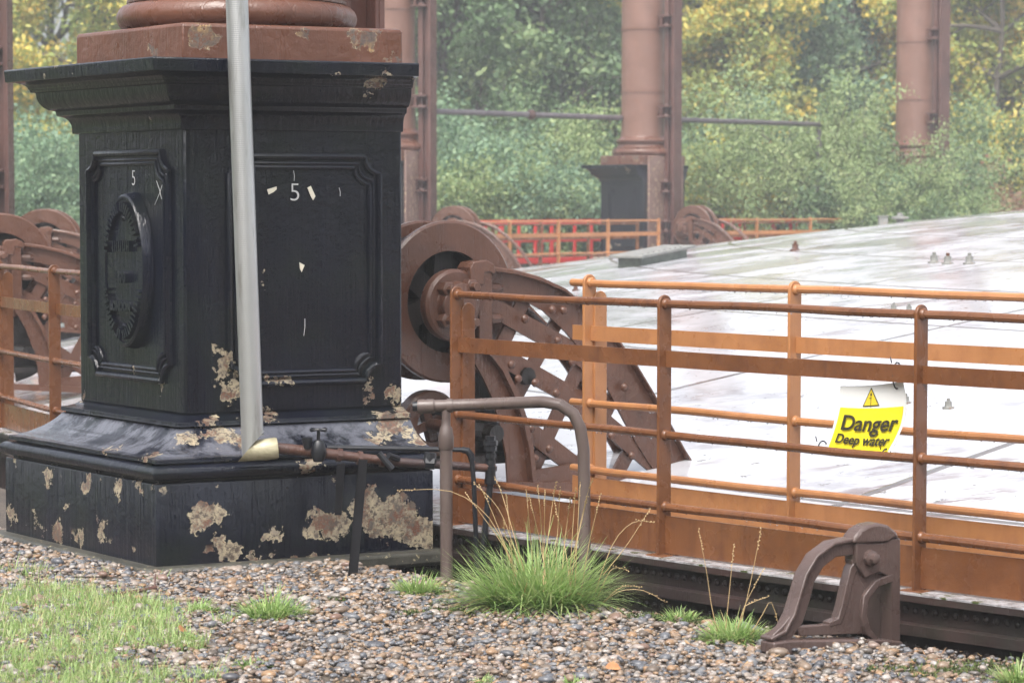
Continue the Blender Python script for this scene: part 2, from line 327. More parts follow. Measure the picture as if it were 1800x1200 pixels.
def make_column():
    root = empty('guide_column', AX, A0)
    b = MB(); L = [(-.03, DB), (.418, DB), (.424, DB - .004), (.426, DB - .034), (.438, DB - .034)]
    L += [(.474 + .037 * sin(a), DB - .016 + .044 * cos(a)) for a in np.linspace(-pi / 2, pi / 2, 11)]
    L += [(.513, DB - .046), (.519, DB - .046), (.521, DB - .012), (.543, DB - .016), (.547, DB - .05)]
    L += [(.549 + .118 * t, .256 - .186 * t ** .74 - .012 * sin(pi * t)) for t in np.linspace(0, 1, 10)]
    L += [(.668, .058), (.674, .056), (.676, .080), (.698, .076), (.702, .05), (.712, .02), (.7255, .0)]
    # inner side flush, side lines follow d
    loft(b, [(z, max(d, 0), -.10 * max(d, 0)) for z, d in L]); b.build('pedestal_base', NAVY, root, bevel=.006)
    b = MB(); loft(b, [(.7255, -.004, -.004), (2.19, -.004, -.004)]); b.build('pedestal_body', NAVY, root, bevel=.012)
    b = MB(); C = [(2.14, -.01), (2.145, .02), (2.165, .022)] + arc((2.17, .022), (2.235, .075), 1) + [(2.24, .085), (2.262, .088)] + arc((2.265, .095), (2.36, .17), -1, 5) + [(2.362, .19), (2.375, .195)] + arc((2.378, .20), (2.415, .275), 1, 5) + [(2.416, .295), (2.476, .30), (2.482, .295)]
    loft(b, [(z, d, -.30 * max(d, 0) - .004) for z, d in C]); b.build('cornice', NAVY, root, bevel=.005)
    b = MB(); loft(b, [(2.4825, .0, .0), (2.66, .0, .0), (2.672, -.012, -.012)]); b.build('plinth_block', BROWN, root, bevel=.012)
    b = MB(); pr = [(.50, 2.66)] + [(.555 + .075 * cos(a), 2.742 + .072 * sin(a)) for a in np.linspace(-pi / 2, pi / 2, 11)] + [(.575, 2.816), (.575, 2.832)] + [(.535 - .03 * sin(a), 2.84 + .09 * a / pi) for a in np.linspace(0, pi, 7)]
    pr += [(.50 + .045 * cos(a), 2.965 + .04 * sin(a)) for a in np.linspace(-pi / 2, pi / 2, 9)] + [(.49, 3.01), (.455, 3.06)]
    b.lathe(pr, n=64); b.build('column_base', BROWN, root)
    b = MB(); b.lathe([(.455, 3.055), (.44, 3.2), (.425, 10)], n=48)
    for zz in (3.95, 5.2, 7.4): b.lathe([(.40, zz - .012), (.452, zz - .01), (.452, zz + .01), (.40, zz + .012)], n=48)
    b.build('shaft', SHAFT, root)
    # inner slab, guide rail and its clamps
    b = MB(); b.box((XI + .022, 0, 1.33), (.04, 1.3, 2.66)); b.build('inner_slab', PEEL, root, bevel=.01)
    b = MB(); b.box((.815, 0, 5), (.035, .30, 10)); b.box((.68, .0, 5), (.235, .045, 10)); b.box((.61, 0, 5), (.10, .16, 9.9)); b.box((.785, .135, 5), (.024, .026, 9.9)); b.box((.785, -.135, 5), (.024, .026, 9.9))
    for z in np.arange(.9, 9.6, .2):
        for y in (-.09, .09): b.dome((.833, y, z), .016, (1, 0, 0), 6)
    b.build('guide_rail', RAIL_B, root, bevel=.004)
    for z in (1.25, 2.05, 3.55, 5.35):
        c = MB()
        for dz in (-.1, .1): c.box((.62, 0, z + dz), (.3, .42, .035)); c.dome((.66, -.17, z + dz + .017), .045, (0, 0, 1), 6); c.dome((.66, .17, z + dz + .017), .045, (0, 0, 1), 6)
        c.box((.55, 0, z), (.05, .40, .22)); c.build('rail_clamp', RAIL_B, root, bevel=.004)
    # panel mouldings
    def moulding(f, u0, u1, z0, z1, c=.085):
        b = MB()
        for inset, r, lift in ((0, .017, .004), (.035, .010, .0), (.055, .012, .002)):
            a0, a1, b0, b1 = u0 + inset, u1 - inset, z0 + inset, z1 - inset; P = []
            for (cu, cz, sa) in ((a1, b1, -1), (a1, b0, 1), (a0, b0, 2), (a0, b1, 3)):
                st = {-1: pi, 1: pi / 2, 2: 0, 3: -pi / 2}[sa]
                for k in range(6):
                    an = st + (pi / 2) * k / 5; P.append((cu + c * cos(an), cz + c * sin(an)))
            b.tube([f(u, z, lift) for u, z in P], r, 8, closed=True)
        b.build('panel_moulding', NAVY, root)
    us = [on_side(400, 400)[0], 0]; 
    moulding(side_uv, .235, 1.055, .87, 2.015); moulding(out_uv, .135, WO * 2 - .135, .885, 2.035)
    # oval maker's plaque
    vc, zc = .525, 1.435; hw, hh = .205, .372
    pl = MB(); n = 48
    for (k, o0, o1) in ((1.0, 0, .058), (1.0, .058, .058)):
        pass
    prof = [(1.08, 0), (1.05, .052), (1.02, .060), (.99, .060), (.975, .053), (.9, .053)]
    vs = [out_uv(vc + hw * k * cos(2 * pi * i / n), zc + hh * k * sin(2 * pi * i / n), o) for k, o in prof for i in range(n)]
    pl.add(vs, [(j * n + i, j * n + (i + 1) % n, (j + 1) * n + (i + 1) % n, (j + 1) * n + i) for j in range(len(prof) - 1) for i in range(n)] + [tuple(range((len(prof) - 1) * n, len(prof) * n))])
    plaque = pl.build('maker_plaque', NAVY, root)
    rng = random.Random(3); lt = MB()
    for i in range(60):      # raised rim lettering, too worn to read
        a = 2 * pi * i / 60
        if min(abs(a - 0.02), abs(a - 2 * pi), abs(a - pi)) < .22: continue
        if rng.random() < .12: continue
        c = out_uv(vc + hw * .88 * cos(a), zc + hh * .88 * sin(a), .062); r_ = np.array([0, cos(a) / hw, sin(a) / hh]); r_ /= np.linalg.norm(r_)
        tt = np.array([0, -r_[2], r_[1]])
        lt.box(c, (.030, .052 * rng.uniform(.8, 1.1), .011), (1, 0, 0), r_, tt)
        if rng.random() < .6: lt.box(c + tt * .009 + r_ * .015 * rng.choice((-1, 0, 1)), (.026, .010, .016), (1, 0, 0), r_, tt)
    for row, (zz, wd) in enumerate(((1.56, .085),)):
        for i in range(9):
            v = vc + wd - i * wd * 2 / 8; lt.box(out_uv(v, zz, .06), (.03, .009, .055)); 
            if i % 2: lt.box(out_uv(v - .006, zz + rng.choice((-.02, 0, .02)), .06), (.028, .018, .011))
    for zz in (zc + hh * .72, zc - hh * .76): lt.dome(out_uv(vc, zz, .05), .018, (-1, 0, 0), 8, 1)
    lt.build('raised_lettering', NAVY, plaque)
    for body, zz, size in (('1870', 1.405, .075), ('LONDON', 1.255, .062)):
        text_mesh('raised_lettering', body, size, lambda x, y, e: out_uv(vc - x * .8, zz + y - size * .35, .050 + e), NAVY, plaque, ext=.016, bold=.0045)
    # chalked fives, scraps of tape
    text_mesh('chalk_number', '5', .115, lambda x, y, e, p=on_out(236, 326): out_uv(p[1] + WO - x * .75, p[2] + y, .003 + e), CHALK, root, ext=.0006, thin=True)
    p5 = on_side(518, 353); u5 = (p5 - CL) @ SDIR
    text_mesh('chalk_number', '5', .13, lambda x, y, e: side_uv(u5 + x, p5[2] + y, .003 + e), CHALK, root, ext=.0006, thin=True)
    for pts in ([(469, 333), (486, 328), (486, 333), (480, 338), (472, 342)], [(540, 330), (546, 327), (554, 345), (550, 352), (546, 345)], [(526, 461), (535, 466), (530, 478), (527, 472)]):
        b = MB(); q = [on_side(x, y, .004) for x, y in pts]; b.prism(q, SN * .004); b.build('tape_scrap', CREAM, root)
    for pts in ([(1, 2)],): pass
    # scratched strokes
    b = MB()
    for x0, y0, x1, y1 in ((275, 318, 284, 350), (287, 320, 272, 360), (292, 305, 293, 330), (298, 330, 300, 352), (516, 300, 517, 318), (536, 560, 534, 590), (596, 330, 598, 345)):
        f_ = on_out if x0 < 320 else on_side
        b.tube([f_(x0, y0, .003), f_((x0 + x1) / 2 + 1, (y0 + y1) / 2, .003), f_(x1, y1, .003)], .0016, 5)
    b.build('scratch_marks', CHALK, root)
    return root

def text_mesh(name, body, size, warp, mat, parent, ext=.004, bold=0.0, thin=False):
    cu = bpy.data.curves.new(name, 'FONT'); cu.body = body; cu.size = size; cu.align_x = 'CENTER'; cu.extrude = ext; cu.offset = bold - (.0018 if thin else 0)
    o = bpy.data.objects.new(name, cu); COL.objects.link(o)
    dg = bpy.context.evaluated_depsgraph_get(); me = bpy.data.meshes.new_from_object(o.evaluated_get(dg)); bpy.data.objects.remove(o); bpy.data.curves.remove(cu)
    me.name = name
    for v in me.vertices: v.co = Vector([float(q) for q in warp(v.co.x, v.co.y, v.co.z + ext)])
    bm = bmesh.new(); bm.from_mesh(me); bmesh.ops.recalc_face_normals(bm, faces=bm.faces); bm.to_mesh(me); bm.free()
    me.materials.clear(); me.materials.append(mat)
    o = bpy.data.objects.new(name, me); COL.objects.link(o); o.parent = parent; return o

# ------------------------------------------------------------------ guide wheel carriage (local axes of its column)
def make_carriage():
    root = empty('guide_wheel_carriage', AX, A0)
    r0, _ = RT(786, 530, -.125); _, zt = RT(786, 388, -.125); _, zb = RT(786, 672, -.125); zc = (zt + zb) / 2; R = (zt - zb) / 2
    X, Y, Z = (1, 0, 0), (0, 0, 1), (0, 1, 0)
    wh = MB(); wh.lathe([(.10, -.2), (.10, .2)], (r0, 0, zc), 24, (X, Y, Z)); wheel = wh.build('guide_wheel', GEAR, root)
    for t in (-.125, .125):
        b = MB(); b.annulus((r0, t, zc), X, Y, Z, R * .63, R, .05)
        b.build('wheel_rim', GEAR, wheel)
    b = MB()
    for k in range(6):
        a = k * 2 * pi / 6 + .4; d = np.array([cos(a), 0, sin(a)]); b.ribbon([np.array([r0, 0, zc]) + d * .08, np.array([r0, 0, zc]) + d * R * .3, np.array([r0, 0, zc]) + d * R * .68], [.16, .13, .13], .12, (0, 1, 0))
    b.annulus((r0, 0, zc), X, Y, Z, R * .66, R * .86, .21); b.annulus((r0, .04, zc), X, Y, Z, R * .36, R * .67, .03)  # last ring: dark back disc added to give the wheel opening its shade
    b.build('wheel_spokes_and_shade_disc', GREASE, wheel)
    for t in (-.31, .31):
        sg = -1 if t < 0 else 1
        def W(px, py): r, z = RT(px, py, -.31); return np.array([r, t, z])
        # bearing
        b = MB(); c = W(796, 536); b.lathe([(.180, -.03 * sg), (.198, -.02 * sg), (.198, .03 * sg), (.180, .045 * sg), (.13, .045 * sg), (.12, .1 * sg), (.075, .11 * sg), (.07, .14 * sg), (.02, .14 * sg)], c - np.array([0, .01 * sg, 0]), 36, (X, Y, Z))
        for q in ((774, 508), (772, 562), (815, 503), (815, 565)):
            p = W(*q); b.lathe([(.046, .02 * sg), (.046, .085 * sg), (.038, .092 * sg), (.026, .092 * sg), (.026, .13 * sg)], p, 6, (X, Y, Z))
        b.build('bearing', GEAR, root, bevel=.004)
        # bracket post with hooked head
        b = MB(); b.prism([W(*q) + np.array([0, -.05, 0]) for q in ((833, 478), (856, 476), (857, 612), (833, 612))], (0, .11, 0))
        b.prism([W(*q) + np.array([0, -.06, 0]) for q in ((816, 470), (822, 460), (846, 457), (858, 464), (861, 478), (856, 482), (852, 478), (842, 478), (840, 500), (816, 500))], (0, .13, 0))
        b.prism([W(*q) + np.array([0, -.04, 0]) for q in ((812, 500), (834, 500), (834, 560), (812, 570))], (0, .09, 0))
        for q in ((862, 507), (862, 560)): b.lathe([(.03, -.02), (.03, .06), (.018, .065), (.018, .085)], W(*q), 6, ((0, 1, 0), (0, 0, 1), (1, 0, 0)))
        b.build('bracket_post', GEAR, root, bevel=.006)
        # gooseneck: curved top plate with flange
        up = [(860, 472), (900, 478), (945, 490), (985, 508), (1030, 545), (1075, 592), (1110, 640), (1140, 690), (1170, 745), (1195, 790), (1222, 832)]
        lo = [(860, 518), (895, 520), (925, 530), (955, 546), (995, 584), (1035, 630), (1068, 682), (1095, 735), (1120, 780), (1140, 812), (1158, 836)]
        if sg > 0: lo = [(x, y + 16) for x, y in up]
        b = MB(); n = len(up); th = np.array([0, .016, 0])
        vs = [W(*q) for q in up] + [W(*q) for q in lo]; vs += [v + th for v in vs]
        fs = []
        for i in range(n - 1): fs += [(i, i + 1, n + i + 1, n + i), (2 * n + i, 3 * n + i, 3 * n + i + 1, 2 * n + i + 1), (i, 2 * n + i, 2 * n + i + 1, i + 1), (n + i, n + i + 1, 3 * n + i + 1, 3 * n + i)]
        fs += [(0, n, 3 * n, 2 * n), (n - 1, 3 * n - 1, 4 * n - 1, 2 * n - 1)]
        b.add(vs, fs)
        pts = [W(*q) for q in up]; b.tube([p + np.array([0, -.0 * sg, .006]) for p in pts], .011, 6)
        vs = []; m = len(pts)      # flange strip
        for p in pts: vs += [p + np.array([0, .05 * sg, .004]), p + np.array([0, -.10 * sg, .004]), p + np.array([0, -.10 * sg, -.012]), p + np.array([0, .05 * sg, -.012])]
        b.add(vs, [(4 * i + k, 4 * i + (k + 1) % 4, 4 * i + 4 + (k + 1) % 4, 4 * i + 4 + k) for i in range(m - 1) for k in range(4)] + [(3, 2, 1, 0), (4 * m - 4, 4 * m - 3, 4 * m - 2, 4 * m - 1)])
        b.build('curved_top_plate', GEAR, root)
        if sg > 0: continue
        # lattice
        b = MB(); Nn = (0, 1, 0); off = np.array([0, -.022 * 1, 0])
        def cross(p, q, wd, o): b.ribbon([W(*p) + np.array([0, o, 0]), W(*q) + np.array([0, o, 0])], wd, .018, Nn)
        for p, q, wd in (((850, 530), (1022, 624), .108), ((1014, 619), (1166, 742), .108), ((848, 606), (1022, 704), .108), ((1014, 699), (1155, 818), .108), ((918, 746), (1044, 842), .108)): cross(p, q, wd, .020)
        for p, q in (((940, 506), (868, 650)), ((1002, 538), (905, 715)), ((1050, 590), (935, 849)), ((1100, 668), (1020, 835)), ((1145, 735), (1095, 830))): cross(p, q, .088, .044)
        for q in ((917, 560), (893, 640), (908, 618), (935, 672), (975, 598), (972, 690), (1000, 635), (985, 545), (965, 544), (1030, 690), (1092, 680), (1015, 735), (960, 788), (1070, 765), (1105, 800), (928, 752), (935, 805), (905, 665), (1120, 715), (935, 848)):
            b.dome(W(*q) + np.array([0, sg * .03, 0]), .026, (0, sg, 0), 8, .8)
        b.build('lattice_bars', GEAR, root)
        # lower curved strut
        b = MB(); cv = [(836, 606), (858, 622), (878, 648), (898, 690), (914, 735), (925, 785), (932, 850)]
        b.ribbon([W(*q) for q in cv], .03, .10, Nn)
        lv = [(836, 640), (850, 665), (866, 700), (880, 750), (890, 800), (893, 850)]
        lo2 = [(836, 606), (868, 632), (893, 678), (912, 730), (925, 790), (931, 850)]
        vs = [W(*q) for q in lo2] + [W(*q) for q in lv]; k = len(lv); vs2 = vs + [v + th for v in vs]
        fs = []
        for i in range(k - 1): fs += [(i, i + 1, k + i + 1, k + i), (2 * k + i, 3 * k + i, 3 * k + i + 1, 2 * k + i + 1), (k + i, k + i + 1, 3 * k + i + 1, 3 * k + i)]
        b.add(vs2, fs); b.build('curved_strut', GEAR, root)
        b = MB(); b.prism([W(*q) for q in ((800, 846), (1150, 846), (1230, 838), (1230, 850), (1150, 862), (800, 862))], (0, .06 * sg, 0)); b.prism([W(*q) for q in ((930, 826), (1000, 815), (1100, 832), (1150, 850), (930, 850))], (0, .03 * sg, 0)); b.build('foot_plate', GEAR, root)
    b = MB(); b.prism([np.array([*RT(x, y, -.12)[:1], -.12, RT(x, y, -.12)[1]]) for x, y in ((835, 590), (872, 640), (902, 705), (918, 770), (921, 812), (868, 806), (850, 822), (815, 840), (800, 700), (812, 600))], (0, .02, 0)); b.build('web_plate', GREASE, root)
    # small lower roller between the plates
    r1, z1 = RT(752, 745, -.05); b = MB(); b.annulus((r1, -.05, z1), X, Y, Z, .10, .19, .09, 40); b.lathe([(.035, -.25), (.035, .25)], (r1, 0, z1), 16, (X, Y, Z))
    for k in range(4):
        a = k * pi / 2 + .3; d = np.array([cos(a), 0, sin(a)]); b.ribbon([np.array([r1, -.05, z1]), np.array([r1, -.05, z1]) + d * .12], .05, .05, (0, 1, 0))
    b.build('lower_roller', GEAR, root)
    b = MB(); b.tube([(r1, -.2, z1), (r1 + .3, -.2, z1 - .05), (r1 + .55, -.2, z1 - .02)], .05, 10); b.tube([(r1 + .1, -.33, z1 + .06), (r1 + .1, .33, z1 + .06)], .035); b.tube([(r0 + .42, -.32, zc - .42), (r0 + .42, .32, zc - .42)], .05, 10); b.tube([(r0 + .2, -.32, z1 - .05), (r0 + .2, .32, z1 - .05)], .05, 10)
    b.box((r0 + .25, 0, z1 - .2), (.9, .5, .05)); b.build('cross_shaft', GREASE, root)
    return root

# ================================================================== the setting: ground, tank, crown
def edge_r(a):
    """radius of the ground's inner lip round the tank (a little closer to the tank on the right)"""
    d = degrees(a) % 360
    base = RF + .74
    return base - .36 * min(1, max(0, (d - 222.5) / 7.0))
T = NT('ground_soil'); far = T.node('VectorMath', operation='LENGTH'); T.lk(T.co, far.inputs[0])
soil = T.mix(T.step(T.noise(1.3, 6, .65), .35, .65), (.060, .045, .032), (.125, .098, .072)); soil = T.mix(T.step(T.noise(55, 4, .7), .45, .6), soil, (.035, .028, .022))
gr = T.mix(T.step(T.noise(.9, 5), .4, .6), (.045, .075, .022), (.075, .10, .03))
GROUND = T.fin(T.mix(T.step(far.outputs['Value'], 16, 24), soil, gr), .6, 0, T.bump(T.noise(45, 5, .65), .6, .02))
NSEG = 256
angs = [2 * pi * k / NSEG for k in range(NSEG)]
b = MB(); rows = []
for kk in range(9):
    for a in angs:
        r = edge_r(a); R_ = [r, r + .25, r + .7, r + 2, r + 5, r + 12, r + 40, r + 150, 900][kk]; p = ring(a, R_)
        zz = 0.0 if kk else -.02
        if kk >= 3: q_ = min(1, max(0, (168 - degrees(a) % 360) / 12)) if degrees(a) < 180 else 0; zz = .34 * q_
        b.v.append((*p[:2], zz))
b.f = [(k * NSEG + i, k * NSEG + (i + 1) % NSEG, (k + 1) * NSEG + (i + 1) % NSEG, (k + 1) * NSEG + i) for k in range(8) for i in range(NSEG)]
o = len(b.v)
for a in angs: b.v.append((*ring(a, edge_r(a) + .02)[:2], -1.3))
b.f += [(i, o + i, o + (i + 1) % NSEG, (i + 1) % NSEG) for i in range(NSEG)]
b.m = [0] * len(b.f)
tag(b.build('ground', GROUND, recalc=False), kind='structure')
WATER = simple('dark_trench_water', (.008, .009, .008), (.014, .014, .012), 2, .08, .05, 6)
b = MB(); b.lathe([(RF - .7, -1.28), (RF + 1.2, -1.28)], (*CEN, 0), NSEG, cap=False); tag(b.build('water', WATER), kind='structure')

LEDGE = simple('wet_ledge', (.16, .15, .15), (.45, .45, .47), 14, .22, .5, 40, spots=((.06, .08, .03), 7, .56))
ew = empty('tank_wall', (*CEN, 0), label='dark riveted steel tank wall curving below the orange brown fence', cat='tank wall')
b = MB(); b.lathe([(RF + .03, -1.35), (RF + .03, -.02), (RF + .075, -.02), (RF + .075, -.045), (RF + .09, -.045), (RF + .09, .0), (RF + .04, .004), (RF + .04, .095), (RF + .10, .10), (RF + .10, .128), (RF - .02, .128)], n=NSEG, cap=False)
b.lathe([(RF + .031, -.36), (RF + .045, -.36), (RF + .045, -.40), (RF + .031, -.40)], n=NSEG, cap=False)
for i in range(230):
    a = rad(214 + i * .105)
    for zz, q in ((.055, 0), (-.10, 0), (-.15, .05), (-.25, .03)):
        c = ring(a + rad(q), RF + .04 if zz > 0 else RF + .03, zz) - np.array([*CEN, 0]); b.dome(c, .017, (cos(a), sin(a), 0), 6, .7)
b.build('wall_plates', TANK, ew)
b = MB(); b.lathe([(RF + .098, .1285), (RF + .098, .136), (RF - .40, .140), (RF - .40, .1)], n=NSEG, cap=False); b.build('ledge', LEDGE, ew)

# crown: shallow dome of wet sheeting
RCR = RI - .12; CZ, CH_ = .0, 2.38
T = NT('wet_crown_sheet'); sx = T.node('SeparateXYZ'); T.lk(T.co, sx.inputs[0])
th = T.math('ARCTAN2', sx.outputs[1], sx.outputs[0]); ln = T.node('VectorMath', operation='LENGTH'); T.lk(T.co, ln.inputs[0]); rr = ln.outputs['Value']
def seam(v, k, wdt): 
    fr = T.math('FRACT', T.math('MULTIPLY', v, k)); return T.step(T.math('ABSOLUTE', T.math('SUBTRACT', fr, .5)), .5 - wdt, .5 - wdt * .5)
s1 = seam(th, 44 / (2 * pi), .011); s2 = seam(rr, 1 / 1.45, .018); sm = T.math('MAXIMUM', s1, s2)
warp = T.noise(.8, 3, .5)
rust = T.math('MULTIPLY', T.step(T.noise(.55, 4, .6), .52, .66), T.step(T.noise(3.0, 6, .7, sc=(.5, 1.6, 1)), .46, .60))
pt = T.node('CombineXYZ'); T.lk(T.math('MULTIPLY', th, 14), pt.inputs[0]); T.lk(T.math('MULTIPLY', rr, .8), pt.inputs[1])
ripple = T.noise(2.5, 5, .65, vec=pt.outputs[0])
col = T.mix(T.step(T.noise(1.2, 5), .35, .7), (.40, .40, .42), (.50, .50, .53)); col = T.mix(T.math('MULTIPLY', rust, .9), col, (.13, .075, .062))
col = T.mix(T.math('MULTIPLY', T.step(ripple, .50, .68), .6), col, (.17, .15, .165)); col = T.mix(T.math('MULTIPLY', sm, .9), col, (.075, .055, .045))
col = T.mix(T.step(T.noise(9, 6, .7), .63, .66), col, (.10, .08, .06))
hgt = T.math('ADD', T.math('MULTIPLY', ripple, .6), T.math('MULTIPLY', sm, .5))
CROWN = T.fin(col, T.step(T.noise(.9, 5, .6), .4, .65, .08, .28), 0, T.bump(hgt, .35, .03))
b = MB(); prof = [(RCR * q, CZ + CH_ * (1 - q * q)) for q in np.linspace(1, .002, 42)]
b.lathe([(RCR + .02, -1.4), (RCR + .02, CZ - .04), (RCR + .05, CZ - .03), (RCR + .05, CZ + .002)] + prof, n=NSEG, cap=False)
cr = b.build('gasholder_crown', CROWN); cr.location = (*CEN, 0); tag(cr, 'wide white wet domed gasholder crown with brown rust streaks', 'gasholder roof')
def crown_z(p): q = np.hypot(p[0] - CEN[0], p[1] - CEN[1]) / RCR; return CZ + CH_ * (1 - q * q)
def on_crown(px, py):
    d = ray(px, py); best = None
    for k in np.linspace(9, 90, 6000):
        p = EYE + d * (k / d[1])
        if np.hypot(p[0] - CEN[0], p[1] - CEN[1]) < RCR and p[2] <= crown_z(p): return p
    return None
# fittings lying on the crown
def crown_pt(px, py): 
    p = on_crown(px, py)
    return p if p is not None else np.array([*atY(px, py, 40)[:2], 1.6])
PLUG = simple('crown_fitting', (.15, .15, .14), (.24, .24, .22), 9, .4, .3, 30, spots=((.2, .1, .06), 12, .6))
GREENM = simple('mossy_angle_iron', (.10, .115, .10), (.16, .18, .15), 9, .5, .4, 30)
p0 = crown_pt(1104, 470); p1 = atY(1190, 455, p0[1] + .9); p1[2] = crown_z(p1); dv = (p1 - p0); L_ = np.linalg.norm(dv); dv /= L_; q = np.cross((0, 0, 1), dv)
if q[1] > 0: q = -q
t = empty('hatch_trough', (p0 + p1) / 2, label='long low grey green trough with pale flat lid on the white crown', cat='trough')
def lo_(p): return np.array(p) - (p0 + p1) / 2
b = MB(); b.box((0, 0, .05), (L_ * .94, .30, .12), dv, q); b.build('trough_side', GREENM, t, bevel=.008)
b = MB(); b.box((0, 0, .122), (L_ * 1.12, .42, .03), dv, q)
for k in range(9): b.dome(lo_((p0 + p1) / 2) + dv * (k - 4) * L_ / 9 + np.array([0, 0, .136]) + q * .15, .02, (0, 0, 1), 6)
b.build('lid', PLUG, t, bevel=.005)
plug_labels = [
    (1398, 440, 'dark'), (1642, 462, ''), (1666, 464, ''), (1704, 464, ''), (1571, 546, ''), (1598, 548, ''), (1592, 709, ''), (1667, 718, ''), (1012, 511, 'dark')]
plug_text = ['small dark plug on the white crown right of the grey green trough', 'smallest dark plug at the left of three on the upper right crown', 'brown topped plug in the middle of three on the upper right crown',
    'pale grey plug at the right of three on the upper right crown', 'left pale plug just above the brown top rail left of the tallest brown post', 'right pale plug just above the brown top rail touching the tallest brown post', 'grey threaded plug half hidden by the right edge of the danger sign',
    'grey threaded plug on the crown right of the tallest brown fence post', 'dark plug on the crown just left of the first light orange post']
for (px, py, kind), lab in zip(plug_labels, plug_text):
    p = crown_pt(px, py); e = empty('crown_plug', p, label=lab, cat='plug', group='plugs in the gasholder crown'); k = 1.0
    r_ = .022 if py > 500 else .034
    b = MB(); b.lathe([(r_ * 1.7, -.01), (r_ * 1.7, .012), (r_ * 1.1, .014), (r_, .02), (r_, r_ * 2), (r_ * .8, r_ * 2.1)], n=8); b.build('plug_body', GEAR if kind else PLUG, e)
    b = MB(); b.box((0, 0, r_ * 2.5), (r_ * .9, r_ * .9, r_ * .9)); b.build('square_head', GEAR if kind or px in (1666,) else PLUG, e, bevel=.003)
def sky_pt(px):
    best = min((ray(px, 400)[:2] * (k / ray(px, 400)[1]) for k in np.linspace(20, 45, 800)), key=lambda q: -((crown_z(q) - H) / q[1]))
    return np.array([*best, crown_z(best)])
e = empty('crown_vent', sky_pt(1582), label='small capped roof vent on the crown skyline', cat='vent'); b = MB(); b.lathe([(.05, -.05), (.05, .04), (.12, .05), (.12, .075), (.04, .09), (.03, .13)], n=16); b.build('vent_cap', PLUG, e)
e = empty('crown_hatch_box', sky_pt(1552), label='pale square box standing on the crown skyline left of the vent', cat='box'); b = MB(); b.box((0, 0, .03), (.12, .12, .14)); b.build('box_body', PLUG, e, bevel=.01); b = MB(); b.box((0, 0, .11), (.135, .135, .015)); b.build('box_lid', PLUG, e)

# ================================================================== fences: posts, rails and kick plate, a bay at a time
def fence(name_lab, R, mat, a_start, a_end, zo, post_angles, leaf=(), drops=False, plates=True, over=0.0):
    """a_start -> a_end in angle"""
    sg = 1 if a_end > a_start else -1
    root = empty('handrail_fence', ring(post_angles[0], R), label=name_lab, cat='fence', group=None)
    o = ring(post_angles[0], R)
    n = max(6, int(abs(a_end - a_start) * R / .28)); AA = np.linspace(a_start, a_end, n)
    for z in (1.313, .70, .364):
        b = MB(); b.tube([ring(a, R + .0025 * sin(a * 97 + z * 9), z + zo + .003 * sin(a * 61 + z * 7) + .0018 * sin(a * 173)) - o for a in AA], .0195, 10); b.build('tube_rail', mat, root)
    def strip(z0, z1, rr_, th, nm):
        b = MB(); vs = []
        for a in AA:
            for r_, z in ((rr_, z0), (rr_ + th, z0), (rr_ + th, z1), (rr_, z1)): vs.append(ring(a, R + r_, z + zo) - o)
        m = len(AA); b.add(vs, [(4 * i + k, 4 * i + (k + 1) % 4, 4 * i + 4 + (k + 1) % 4, 4 * i + 4 + k) for i in range(m - 1) for k in range(4)] + [(3, 2, 1, 0), tuple(range(4 * m - 4, 4 * m))])
        b.build(nm, mat, root)
    strip(1.018, 1.094, -.012, .01, 'flat_rail')
    if plates: strip(.146, .322, -.012, .01, 'kick_plate')
    for i, a in enumerate(post_angles):
        b = MB(); d = np.array([cos(a), sin(a), 0]); t = np.array([-sin(a), cos(a), 0]); c = ring(a, R, zo) - o; k_ = .006 * sin(i * 2.7 + R); d = d + np.array([0, 0, k_])
        # flat bar with rounded head, broad side turned along the rail
        w_, th = .082, .016; zt = 1.335
        def bar(cc, dirw, dirn, zt, z0):
            P = [cc + dirw * (-w_ / 2) + np.array([0, 0, z0]), cc + dirw * (w_ / 2) + np.array([0, 0, z0])] + [cc + dirw * (w_ / 2 * cos(q)) + np.array([0, 0, zt - w_ / 2 + .02 + w_ / 2 * sin(q)]) for q in np.linspace(0, pi, 9)]
            b.prism([p - dirn * th / 2 for p in P], dirn * th)
        bar(c, d, t, zt, .132)
        if i in leaf: bar(c - d * .062 + t * .012, d, t, zt - .085, .132)
        for z in (1.313, .70, .364): q = c + np.array([0, 0, z]); b.tube([q - t * .026, q - t * .018, q + t * .018, q + t * .026], [.021, .0265, .0265, .021], 10)
        b.box(c + np.array([0, 0, .135]) + d * .01, (.11, .11, .012), d, t)
        b.build('post', mat, root, bevel=.003)
    if drops:
        b = MB(); rg = random.Random(5)
        for z in (1.313, .70, .364):
            for k in range(110):
                a = a_start + (a_end - a_start) * rg.random() ** 1.0
                if abs(a - a_start) * R > 5.5: continue
                b.dome(ring(a, R, z + zo - .018) - o, rg.uniform(.003, .0055), (0, 0, -1), 6, 1.2)
        o_ = b.build('rain_drops', DROP, root); tag(o_, kind='stuff')
    return root
def posts_from(pxs, R, a_end, step, far=False):
    A = [ang_at(p, R, far) % (2 * pi) for p in pxs]; sg = 1 if a_end > A[-1] else -1; a = A[-1]
    while True:
        a += sg * step / R
        if (a - a_end) * sg > 0: break
        A.append(a)
    return [q % (2 * pi) for q in A]
a_k0 = pi + A0
aR = rad(238)
po = posts_from((803, 1168, 1620), RF, aR, 1.68)
fence('dark orange brown tube fence in front at right carrying the danger sign', RF, ORANGE, po[0], aR, 0, po, leaf=(0,), drops=True)
pin = posts_from((1036, 1397), RI, aR, 1.68)
fence('light orange tube fence just behind the brown one on the crown edge', RI, LORANGE, ang_at(1006, RI) % (2 * pi), aR, .065, pin, leaf=(0,), drops=True)
